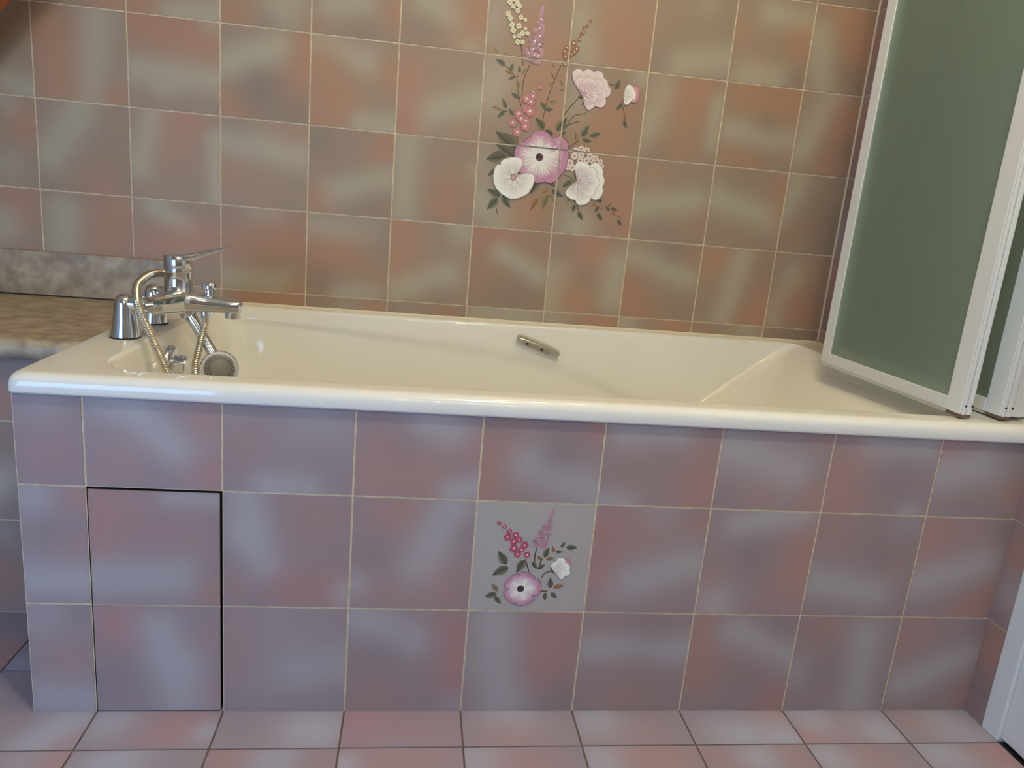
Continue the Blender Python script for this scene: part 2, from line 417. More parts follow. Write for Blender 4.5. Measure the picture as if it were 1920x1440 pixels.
('G',1.159,0.369,1.262,0.392,0.021,1),('P',1.286,0.327,1.283,0.281,0.03,1),('P',1.262,0.233,1.262,0.233,0.043,0.5),('G',1.134,0.22,1.134,0.22,0.028,1),
('D',1.188,0.314,1.188,0.314,0.03,0.7),('P',1.116,0.271,1.116,0.271,0.02,0.4),('P',1.09,0.381,1.09,0.381,0.014,0.4),('P',1.328,0.359,1.328,0.359,0.038,0.5),
('G',1.317,0.264,1.433,0.247,0.025,1),('P',1.474,0.301,1.474,0.301,0.026,0.4),('D',1.428,0.321,1.428,0.321,0.026,0.4),('G',1.465,0.384,1.465,0.384,0.02,0.4),
('P',1.523,0.36,1.517,0.318,0.029,1),('G',1.514,0.27,1.631,0.307,0.026,1),('P',1.66,0.235,1.629,0.21,0.028,1),('P',1.594,0.368,1.594,0.368,0.031,0.4),
('D',1.663,0.37,1.663,0.37,0.015,0.6),('P',0.92,0.154,0.92,0.154,0.028,0.5),('G',0.923,0.128,1.099,0.122,0.023,1),('D',1.022,0.181,1.022,0.181,0.025,0.4),
('P',0.994,0.023,0.994,0.023,0.047,0.5),('D',1.015,0.091,1.015,0.091,0.026,0.3),('P',1.112,0.172,1.121,0.081,0.033,1),('G',1.183,0.163,1.306,0.104,0.024,1),
('P',1.284,0.023,1.284,0.023,0.029,1),('D',1.221,0.059,1.221,0.059,0.032,0.4),('P',1.215,0.092,1.215,0.092,0.027,0.3),('D',1.271,0.18,1.271,0.18,0.021,0.4),
('P',1.35,0.17,1.35,0.17,0.034,0.6),('G',1.436,0.16,1.442,0.008,0.027,1),('G',1.315,0.082,1.315,0.082,0.026,0.8),('P',1.502,0.105,1.502,0.105,0.022,0.4),
('D',1.363,0.082,1.363,0.082,0.027,0.5),('P',1.535,0.173,1.535,0.173,0.035,0.6),('G',1.529,0.058,1.647,0.116,0.026,1),('P',1.665,0.037,1.665,0.037,0.025,0.6),
('D',1.654,0.174,1.654,0.174,0.022,0.4),('P',1.508,0.15,1.508,0.15,0.015,0.4)],'g':[('G',0.037,-0.08,0.063,-0.022,0.027,1),('P',0.084,-0.083,0.084,-0.083,0.02,0.6),
('G',0.135,-0.02,0.135,-0.02,0.034,1),('P',0.235,-0.036,0.235,-0.036,0.04,1),('G',0.292,-0.049,0.292,-0.049,0.019,1),('G',0.456,-0.041,0.456,-0.041,0.038,1),
('D',0.338,-0.047,0.338,-0.047,0.029,0.3),('P',0.528,-0.022,0.528,-0.022,0.041,1),('P',0.641,-0.049,0.641,-0.049,0.046,0.5),('G',0.79,-0.014,0.79,-0.014,0.037,1),
('P',0.783,-0.071,0.783,-0.071,0.044,0.6),('G',0.941,-0.024,0.941,-0.024,0.033,1),('P',1.011,-0.052,1.011,-0.052,0.044,0.3),('P',1.275,-0.016,1.275,-0.016,0.036,1),
('G',1.192,-0.065,1.192,-0.065,0.041,1),('G',1.271,-0.068,1.271,-0.068,0.034,1),('P',1.316,-0.069,1.316,-0.069,0.028,1),('G',1.35,-0.024,1.35,-0.024,0.03,1),
('P',1.408,-0.042,1.408,-0.042,0.036,0.4),('G',1.466,-0.059,1.466,-0.059,0.031,1),('G',1.605,-0.05,1.605,-0.05,0.047,1),('P',1.545,-0.028,1.545,-0.028,0.031,0.5),
('P',0.088,-0.109,0.088,-0.109,0.03,1),('G',0.035,-0.108,0.035,-0.108,0.026,0.5),('G',0.166,-0.116,0.166,-0.116,0.032,1),('P',0.328,-0.109,0.328,-0.109,0.029,1),
('G',0.405,-0.114,0.405,-0.114,0.028,1),('P',0.474,-0.121,0.474,-0.121,0.023,0.5),('P',0.59,-0.111,0.59,-0.111,0.068,0.8),('G',0.508,-0.128,0.508,-0.128,0.019,1),
('G',0.73,-0.115,0.73,-0.115,0.036,1),('P',0.798,-0.128,0.798,-0.128,0.04,0.8),('G',0.928,-0.122,0.928,-0.122,0.031,1),('P',1.022,-0.127,1.022,-0.127,0.044,1),
('P',1.146,-0.129,1.146,-0.129,0.039,0.6),('G',1.202,-0.12,1.202,-0.12,0.028,1),('P',1.264,-0.121,1.264,-0.121,0.022,0.6),('G',1.332,-0.122,1.332,-0.122,0.029,1),
('P',1.402,-0.135,1.402,-0.135,0.034,0.5),('G',1.549,-0.112,1.549,-0.112,0.047,1),('P',1.657,-0.12,1.657,-0.12,0.043,1.1),('P',-0.111,0.153,-0.111,0.153,0.041,1.2),
('G',-0.073,0.13,-0.073,0.13,0.025,0.8),('D',-0.013,0.048,-0.013,0.048,0.048,0.5)],'r':[('P',-0.021,0.338,-0.021,0.338,0.021,1),('G',-0.034,0.261,-0.034,0.261,0.03,0.8),
('P',-0.035,0.147,-0.035,0.147,0.04,1),('D',-0.032,0.06,-0.032,0.06,0.028,0.7),('D',-0.018,0.208,-0.018,0.208,0.015,0.5)],'v':[('P',-0.163,0.427,-0.163,0.427,0.029,0.8),
('G',-0.173,0.284,-0.173,0.284,0.03,1),('P',-0.182,0.078,-0.182,0.078,0.042,1),('D',-0.176,0.169,-0.176,0.169,0.062,0.5),('D',-0.16,0.344,-0.16,0.344,0.03,0.5),
('G',-0.174,0.169,-0.174,0.169,0.023,0.5)],'M':{'leaf':[('d',0.7618,1.184,0.7379,1.1967),('b',0.7412,1.2076,0.7333,1.22),('b',0.7546,1.2063,0.7628,1.216),
('d',0.7728,1.1707,0.7809,1.1919),('b',0.7799,1.166,0.7611,1.1732),('d',0.7878,1.1624,0.7724,1.1538),('d',0.7968,1.172,0.7954,1.1875),('o',0.8044,1.1686,0.8101,1.1821),
('o',0.7974,1.1358,0.7928,1.1574),('d',0.8007,1.114,0.7808,1.1253),('d',0.7718,1.0891,0.7619,1.1101),('b',0.7523,1.0871,0.7382,1.0883),('d',0.7698,1.0813,0.7535,1.0662),
('d',0.7901,1.0744,0.7785,1.0898),('b',0.8793,1.1914,0.8734,1.2012),('b',0.8801,1.1675,0.8714,1.1811),('b',0.8811,1.1469,0.8691,1.1578),('o',0.9042,1.1531,0.8945,1.1672),
('o',0.9082,1.1409,0.8954,1.1459),('d',0.8663,1.096,0.8537,1.1133),('d',0.8655,1.0959,0.8871,1.098),('o',0.8761,1.1148,0.8955,1.1185),('D',0.8681,1.0499,0.8456,1.0747),
('D',0.8997,1.0504,0.9219,1.081),('D',0.8913,1.0379,0.8721,1.0503),('d',0.9079,1.0382,0.924,1.0514),('b',0.9503,1.0318,0.9453,1.0522),('d',0.9631,1.0422,0.9781,1.0697),
('d',0.9837,1.0455,1.0101,1.0545),('d',0.9666,1.036,0.9893,1.0329),('d',1.0339,1.1588,1.0427,1.1818),('d',0.9675,1.1265,0.9551,1.1143),('d',1.0566,1.1265,1.0424,1.1122),
('b',1.0644,1.0976,1.0594,1.1152),('d',1.064,1.0897,1.0734,1.0711),('D',0.8047,0.9933,0.7521,1.0336),('D',0.802,0.9774,0.7559,1.0043),('D',0.9447,1.1332,0.96,1.1322),
('d',0.9564,1.1394,0.9657,1.1302),('D',0.7812,0.9791,0.7331,0.9668),('d',0.7648,0.9462,0.7407,0.9295),('d',0.7749,0.8821,0.7413,0.8978),('d',0.7705,0.8777,0.7452,0.8492),
('d',0.7809,0.8866,0.802,0.8575),('D',0.8671,0.9316,0.8483,0.8952),('b',0.8715,0.8864,0.8534,0.8552),('o',0.8944,0.8965,0.8839,0.8605),('b',0.8933,0.9072,0.876,0.8976),
('d',0.909,0.9193,0.8901,0.9256),('d',0.9029,0.9094,0.9325,0.8958),('d',0.951,0.9351,0.9274,0.9182),('D',0.9663,0.9365,0.9537,0.962),('b',0.9513,0.892,0.9419,0.8817),
('d',0.9584,0.8926,0.9779,0.8835),('d',0.9641,0.8796,0.9605,0.8594),('d',0.9745,0.8627,0.988,0.8433),('d',1.0326,0.8923,1.0136,0.8961),('b',1.0175,0.8869,1.0072,0.8765),
('d',1.0254,0.8807,1.0172,0.865),('b',1.0371,0.879,1.0292,0.8729),('b',1.0481,0.8827,1.0582,0.8945),('d',1.0537,0.8722,1.0424,0.8822),('d',1.0572,0.8794,1.0752,0.874),
('b',1.0609,0.8728,1.0697,0.8598),('d',1.0244,0.8642,1.0381,0.8461),('b',1.0753,0.8617,1.0874,0.8572),('d',1.0779,0.8522,1.0898,0.838)],'stem':[[[0.7951,1.2347],[0.8046,1.189]],[[0.8204,1.1931],[0.8089,1.1571],[0.8078,1.1193]],[[0.8954,1.1986],[0.8806,1.157],[0.869,1.1102],[0.8632,1.0713]],[[0.8058,1.0271],[0.8063,1.0065]],[[0.9463,1.1308],[0.927,1.1059],[0.9139,1.0866]],[[0.8077,1.0965],[0.796,1.1357]],[[1.0136,1.1707],[1.0364,1.1654]],[[1.0518,1.1312],[1.0633,1.1065],[1.0684,1.0889]],[[0.7623,1.1845],[0.7854,1.1646]],[[0.796,1.1657],[0.7885,1.1599]],[[0.7464,1.0866],[0.7765,1.0819]],[[0.9584,1.0339],[0.9329,1.0119]],[[0.9694,1.0972],[0.9374,1.0864],[0.9212,1.0564]],[[0.955,1.0778],[0.9311,1.0677],[0.9185,1.0561]],[[0.9299,0.9479],[0.9444,0.9438],[0.9567,0.9342]],[[0.7684,0.8533],[0.773,0.8375]],[[0.8986,0.8969],[0.9178,0.8742]],[[0.9684,0.8786],[0.9776,0.8603]],[[0.9293,0.9797],[0.9425,0.9875]]],'white':[(0.7609,1.3226,0.0065),
(0.7793,1.3223,0.0065),(0.7696,1.3141,0.006),(0.7852,1.3158,0.0054),(0.7592,1.2973,0.0065),(0.7808,1.3058,0.006),(0.7652,1.2884,0.0065),(0.7899,1.2924,0.006),
(0.8008,1.2888,0.0043),(0.7704,1.2745,0.007),(0.7863,1.2739,0.007),(0.7741,1.2628,0.007),(0.8026,1.2696,0.0043),(0.7969,1.2593,0.0065),(0.8088,1.2594,0.0049),
(0.7779,1.2499,0.0049),(0.7896,1.2524,0.0054),(0.7868,1.2387,0.0065),(0.7986,1.24,0.0054),(0.772,1.331,0.006),(0.7623,1.3371,0.0049),(0.7748,1.3432,0.0043),
(0.7675,1.3519,0.0038)],'tiny':[(0.9515,1.0081,0.0081),(0.9649,1.0133,0.0087),(0.9792,1.0107,0.0087),(0.9501,0.9948,0.0092),(0.9665,0.999,0.0087),
(0.989,0.9984,0.0092),(1.0036,0.9945,0.0081),(1.0157,0.9876,0.0076),(1.0211,0.9775,0.0065),(0.9407,0.9781,0.0097),(0.9363,0.9671,0.0076),(0.9475,0.9668,0.0092),
(0.9652,0.9856,0.0092),(0.9819,0.9872,0.0092),(0.9991,0.9848,0.0081)],'pink':[(0.8493,1.1437,0.0049),(0.853,1.1478,0.0027),(0.8342,1.1321,0.0049),
(0.8195,1.1154,0.0114),(0.8308,1.1102,0.0108),(0.835,1.1233,0.0087),(0.8202,1.0927,0.0103),(0.8301,1.0885,0.0135),(0.8032,1.0795,0.0114),(0.8101,1.07,0.0103),
(0.8228,1.0648,0.0114),(0.7908,1.0578,0.0103),(0.8226,1.052,0.0108),(0.8035,1.0372,0.0119)],'brown':[(0.9556,1.3036,0.0032),(0.9488,1.2919,0.0038),
(0.9412,1.2874,0.0038),(0.941,1.2776,0.0043),(0.936,1.2734,0.0038),(0.9334,1.2608,0.0054),(0.9209,1.2508,0.007),(0.929,1.2394,0.0076),(0.9169,1.2257,0.007),
(0.904,1.2194,0.007),(0.9002,1.2301,0.0065),(0.9045,1.202,0.0049),(0.9046,1.2392,0.006),(0.9244,1.2315,0.0065),(0.9129,1.2376,0.0065)],'lilac':[[0.8401,1.3209],[0.8281,1.1964],0.0216],'lildot':[[0.838,1.2934],[0.8359,1.2738],[0.8388,1.2573],[0.8275,1.2451],[0.84,1.2396],[0.8252,1.2274],[0.814,1.2184],[0.8285,1.215],[0.8385,1.2136]],'ell':[('m',0.8033,0.9312,0.8104,0.9318,0.804,0.9227)],'fan':[('q',[0.9553,1.1368],[[0.9339,1.1939],[0.9665,1.1965],[0.9957,1.1928],[1.0118,1.1743],[1.0224,1.1551],[1.0135,1.1248],[0.9844,1.1121]],0.0141),
('q',[0.9578,1.1396],[[0.944,1.1774],[0.9729,1.1766],[0.9995,1.173],[1.0138,1.1453],[0.9901,1.1352]],0.0124),('r',[1.056,1.1465],[[1.0927,1.1623],[1.0936,1.1444]],0.0114),
('w',[1.056,1.1465],[[1.075,1.1689],[1.0855,1.1526],[1.0728,1.1312]],0.0108),('w',[0.8033,0.9312],[[0.7938,0.9771],[0.7542,0.932],[0.7778,0.8895],[0.8201,0.8831],[0.8522,0.9129]],0.0265),
('v',[0.965,0.9355],[[0.9767,0.9827],[1.0215,0.9749],[1.0317,0.9436],[1.0293,0.9083],[0.9881,0.8816],[0.9527,0.8921]],0.0189),('v',[0.9664,0.9357],[[1.0069,0.9655],[1.0202,0.9372],[1.0092,0.9093]],0.0141)],'bloom':[[0.8634,0.9841],[[0.8281,1.0225],[0.8616,1.0459],[0.8964,1.029],[0.9288,1.0243],[0.934,1.0012],[0.9321,0.9667],[0.9116,0.9342],[0.8869,0.9294],[0.8624,0.9232],[0.8338,0.9312],[0.8078,0.958],[0.8019,0.9941]],0.023]},'S':{'leaf':[('d',0.7571,0.2841,0.7416,0.3081),
('d',0.7613,0.2793,0.7348,0.2631),('d',0.7872,0.2931,0.7758,0.269),('d',0.8201,0.2989,0.8265,0.3179),('b',0.836,0.3076,0.8324,0.3205),('d',0.8471,0.3177,0.8536,0.3285),
('d',0.8562,0.3188,0.8753,0.3185),('d',0.8387,0.3101,0.851,0.3096),('o',0.8242,0.2958,0.8385,0.2978),('o',0.8162,0.2923,0.8084,0.3019),('d',0.8011,0.2902,0.81,0.2773),
('d',0.8107,0.2773,0.8229,0.2859),('d',0.8364,0.2422,0.8344,0.2622),('b',0.8417,0.2431,0.859,0.2477),('d',0.8288,0.2336,0.8295,0.2185),('d',0.8388,0.2338,0.85,0.2231),
('o',0.7469,0.2344,0.7353,0.2474),('d',0.7459,0.2294,0.7251,0.224),('d',0.7432,0.2243,0.7543,0.2103),('D',0.8346,0.2829,0.8462,0.2674)],'stem':[[[0.8063,0.3157],[0.8044,0.3034],[0.8046,0.2854]],[[0.7886,0.2948],[0.7969,0.2712]],[[0.8348,0.2738],[0.8245,0.2694],[0.8192,0.261]],[[0.8172,0.2972],[0.8133,0.2823]],[[0.814,0.2358],[0.8324,0.2362]]],'pink':[(0.7571,0.3448,0.0047),
(0.7681,0.3387,0.0056),(0.755,0.3343,0.0064),(0.7661,0.3274,0.0067),(0.7756,0.3301,0.005),(0.7847,0.3207,0.0067),(0.7672,0.3145,0.0073),(0.7802,0.3125,0.0053),
(0.7742,0.3039,0.0061),(0.7908,0.3033,0.0058),(0.7483,0.3525,0.0035),(0.7403,0.3586,0.0032),(0.7364,0.3608,0.0018)],'lilac':[[0.8278,0.3843],[0.81,0.3166],0.0124],'lildot':[[0.8186,0.3569],[0.817,0.3451],[0.8072,0.3376],[0.8188,0.3352],[0.8091,0.3263]],'ell':[],'fan':[('r',[0.8459,0.2699],[[0.8628,0.2968]],0.0058),
('w',[0.8436,0.2699],[[0.8399,0.2913],[0.8513,0.2995],[0.8641,0.2869],[0.8669,0.2754],[0.8585,0.2677]],0.0076)],'bloom':[[0.7852,0.2402],[[0.7631,0.2588],[0.7987,0.2679],[0.82,0.2452],[0.765,0.2189],[0.7979,0.2111]],0.0154]}}


# ------------------------------------------------------------------ airbrushed tiles
RND = random.Random(7)


def airbrush(feats, u, v, tint):
    c = TILE['B'] * tint
    for T, u0, v0, u1, v1, r, s in feats:
        du, dv = u1 - u0, v1 - v0
        L = du * du + dv * dv
        t = 0 if L < 1e-9 else max(0, min(1, ((u - u0) * du + (v - v0) * dv) / L))
        d2 = (u - u0 - t * du) ** 2 + (v - v0 - t * dv) ** 2
        w = min(1.0, .80 * s * math.exp(-d2 / (2.3 * r * r)))
        k = TILE[T]
        if T == 'P':        # the pink drifts to orange from dab to dab
            k = k.lerp(TILE['O'], abs(math.sin(u0 * 91.7 + v0 * 57.3)))
        c = c.lerp(k * tint, w)
    return c


def tiled(name, rects, feats, place, mats, parent=None, grid=20, grout_rects=None, gap=0.0017, thick=0.0012, light_hue=(1, 1, 1)):
    """One mesh: a bed of grout and, raised on it, every tile as a finely divided slab carrying its own
    airbrushed glaze.  place(u, v, h) maps plane coordinates and height to metres."""
    V, F, MI, CC = [], [], [], []

    def add(p, c):
        V.append(place(*p))
        CC.append((c[0], c[1], c[2], 1.0))
        return len(V) - 1

    g = (0.6, 0.55, 0.48)
    for (a, b, c, d) in (grout_rects or rects):
        q = [add((a, c, 0), g), add((b, c, 0), g), add((b, d, 0), g), add((a, d, 0), g)]
        F.append(q)
        MI.append(1)
    for (a, b, c, d) in rects:
        fs = [f for f in feats if a <= (f[1] + f[3]) / 2 < b and c <= (f[2] + f[4]) / 2 < d]
        if not fs:      # tiles out of sight get the same sort of streaks
            w, h = b - a, d - c
            for T in ('P', 'G', 'G', 'P'):
                x, y = a + w * RND.random(), c + h * RND.random()
                an = RND.random() * 6.28
                fs.append((T, x - .04 * math.cos(an), y - .04 * math.sin(an), x + .04 * math.cos(an),
                           y + .04 * math.sin(an), .032, .8))
        tint = 1 + RND.uniform(-.035, .035)
        a, b, c, d = a + gap, b - gap, c + gap, d - gap
        nu = max(2, int(grid * (b - a) / .2))
        nv = max(2, int(grid * (d - c) / .2))
        ids = []
        for j in range(nv + 1):
            row = []
            for i in range(nu + 1):
                u, v = a + (b - a) * i / nu, c + (d - c) * j / nv
                edge = i in (0, nu) or j in (0, nv)
                row.append(add((u, v, thick), [p * q for p, q in zip(airbrush(fs, u, v, tint), light_hue)]))
            ids.append(row)
        for j in range(nv):
            for i in range(nu):
                F.append([ids[j][i], ids[j][i + 1], ids[j + 1][i + 1], ids[j + 1][i]])
                MI.append(0)
        rim = [ids[0][i] for i in range(nu + 1)] + [ids[j][nu] for j in range(1, nv + 1)] + \
              [ids[nv][i] for i in range(nu - 1, -1, -1)] + [ids[j][0] for j in range(nv - 1, 0, -1)]
        low = []
        for k in rim:
            co = V[k]
            base = Vector(place(0, 0, 0)) - Vector(place(0, 0, thick))
            V.append(tuple(Vector(co) + base))
            CC.append(CC[k])
            low.append(len(V) - 1)
        for k in range(len(rim)):
            q = (k + 1) % len(rim)
            F.append([rim[k], low[k], low[q], rim[q]])
            MI.append(0)
    me = bpy.data.meshes.new(name)
    me.from_pydata([tuple(v) for v in V], [], F)
    at = me.color_attributes.new('paint', 'FLOAT_COLOR', 'POINT')
    flat = [x for c in CC for x in c]
    at.data.foreach_set('color', flat)
    me.polygons.foreach_set('material_index', MI)
    me.update()
    return link_mesh(name, me, mats, parent)


def spans(lo, hi, origin, pitch=.2):
    k = math.floor((lo - origin) / pitch + 1e-6)
    cuts = [lo]
    x = origin + pitch * (k + 1)
    while x < hi - 1e-6:
        cuts.append(x)
        x += pitch
    cuts.append(hi)
    return list(zip(cuts, cuts[1:]))


# ---- back wall
XB, ZB = -0.2876, 1.2065
cols = spans(XL, XR, XB)
rows = spans(0.0, CEIL, ZB)
wall_back = tiled('wall_back', [(a, b, c, d) for a, b in cols for c, d in rows], DATA['b'],
                  lambda u, v, h: (u, YB - h, v), [M_TILE, M_GROUT], grout_rects=[(XL, XR, 0, CEIL)], light_hue=(1.03, 1.01, .84))  # warm lamp cast put into the colour; same tile as the bath front
tag(wall_back, 'back wall of square pink and grey airbrushed tiles with a painted bouquet', kind='structure')

# ---- right wall, with the doorway towards the viewer
rows_r = [(0, .1971), (.1971, .3971), (.3971, .6065)] + spans(.6065, CEIL, ZB)
ycols = [(-0.046, .1657), (.1657, .3657), (.3657, .5657), (.5657, YB)]
rects = [(a, b, c, d) for a, b in ycols for c, d in rows_r]
wall_right = tiled('wall_right', rects, DATA['r'], lambda u, v, h: (XR - h, u, v), [M_TILE, M_GROUT],
                   grout_rects=[(-0.046, YB, 0, CEIL)], light_hue=(1.02, .98, 1.08))
tag(wall_right, kind='structure')
bm = bmesh.new()
box(bm, XR, XR + .1, YF, -0.9265, 0, CEIL)
box(bm, XR, XR + .1, -0.9265, -0.0461, 2.12, CEIL)
tag(obj('wall_right_plaster', bm, M_WALLP), kind='structure').name = 'wall_right.001'

# ---- floor
gx = spans(XL, XR, 0.1)
gy = spans(YF, YB, -0.0889)
floor = tiled('floor', [(a, b, c, d) for a, b in gx for c, d in gy], DATA['g'], lambda u, v, h: (u, v, h - .0012),
              [M_TILE, M_FGROUT], grout_rects=[(XL, XR, YF, YB)], grid=14, light_hue=(1.08, 1.2, 1.6))  # cool daylight cast put into the floor tiles' colour
tag(floor, 'floor of square grey and pink airbrushed tiles with dark grout', kind='structure')

# ---- plain room shell behind and beside the viewer
bm = bmesh.new()
box(bm, XL - .1, XL, YF - .1, YB + .1, 0, CEIL)
tag(obj('wall_left', bm, M_WALLP), kind='structure')
bm = bmesh.new()
box(bm, XL - .1, XR + .1, YF - .1, YB + .1, CEIL, CEIL + .1)
tag(obj('ceiling', bm, M_CEILP), kind='structure')
bm = bmesh.new()
box(bm, XL, WX0, YF - .1, YF, 0, CEIL)
box(bm, WX1, XR, YF - .1, YF, 0, CEIL)
box(bm, WX0, WX1, YF - .1, YF, 0, WZ0)
box(bm, WX0, WX1, YF - .1, YF, WZ1, CEIL)
tag(obj('wall_front', bm, M_WALLP), kind='structure')
bm = bmesh.new()
fw = .05
for a, b, c, d in ((WX0, WX0 + fw, WZ0, WZ1), (WX1 - fw, WX1, WZ0, WZ1), (WX0 + fw, WX1 - fw, WZ0, WZ0 + fw),
                   (WX0 + fw, WX1 - fw, WZ1 - fw, WZ1)):
    box(bm, a, b, YF - .075, YF - .035, c, d, .004)
tag(obj('window_1', bm, M_DOOR), kind='structure')

# ---- door and its casing in the right wall
bm = bmesh.new()
box(bm, XR - .0025, XR + .1, -0.0862, -0.0462, 0, 2.12, .002)
box(bm, XR - .0025, XR + .1, -0.9262, -0.8862, 0, 2.12, .002)
box(bm, XR - .0025, XR + .1, -0.8862, -0.0862, 2.08, 2.12, .002)
tag(obj('trim_1', bm, M_DOOR), 'white door casing beside the tub end', kind='structure')
door = obj('door_1', (lambda b: (box(b, XR + .004, XR + .044, -0.8855, -0.0868, .007, 2.078, .002), b)[1])(bmesh.new()), M_DOOR)
tag(door, 'white door in the right wall', kind='structure')
bm = bmesh.new()
lathe(bm, (XR + .004, -0.83, 1.02), (-1, 0, 0), [(0, .024), (.006, .024), (.008, .009), (.04, .009), (.042, .0)], 24)
box(bm, XR - .042, XR - .028, -.838, -.72, 1.011, 1.029, .004)
obj('door_handle', bm, M_CHROME, door, angle=40)
bm = bmesh.new()
box(bm, XR + .0005, XR + .1, -0.886, -0.087, -.02, -.0005, 0)
obj('trim_2', bm, M_BLACK)  # black strip stands in for the shadow gap below the door
tag(bpy.data.objects['trim_2'], 'black strip painting the shadow under the door', kind='structure')

# ------------------------------------------------------------------ painted flower motifs (thin enamel on the tiles)
C_LEAF = {'d': ((76, 80, 66), (136, 130, 108)), 'D': ((76, 72, 58), (142, 132, 106)), 'o': ((118, 108, 72), (160, 142, 106)),
          'b': ((142, 98, 62), (176, 140, 104))}
C_PET = {'w': ((240, 236, 226), (214, 206, 196)), 'q': ((228, 204, 206), (196, 164, 168)), 'r': ((206, 132, 146), (226, 186, 190)),
         'v': ((238, 232, 224), (206, 186, 188)), 'm': ((120, 50, 60), (222, 190, 186))}


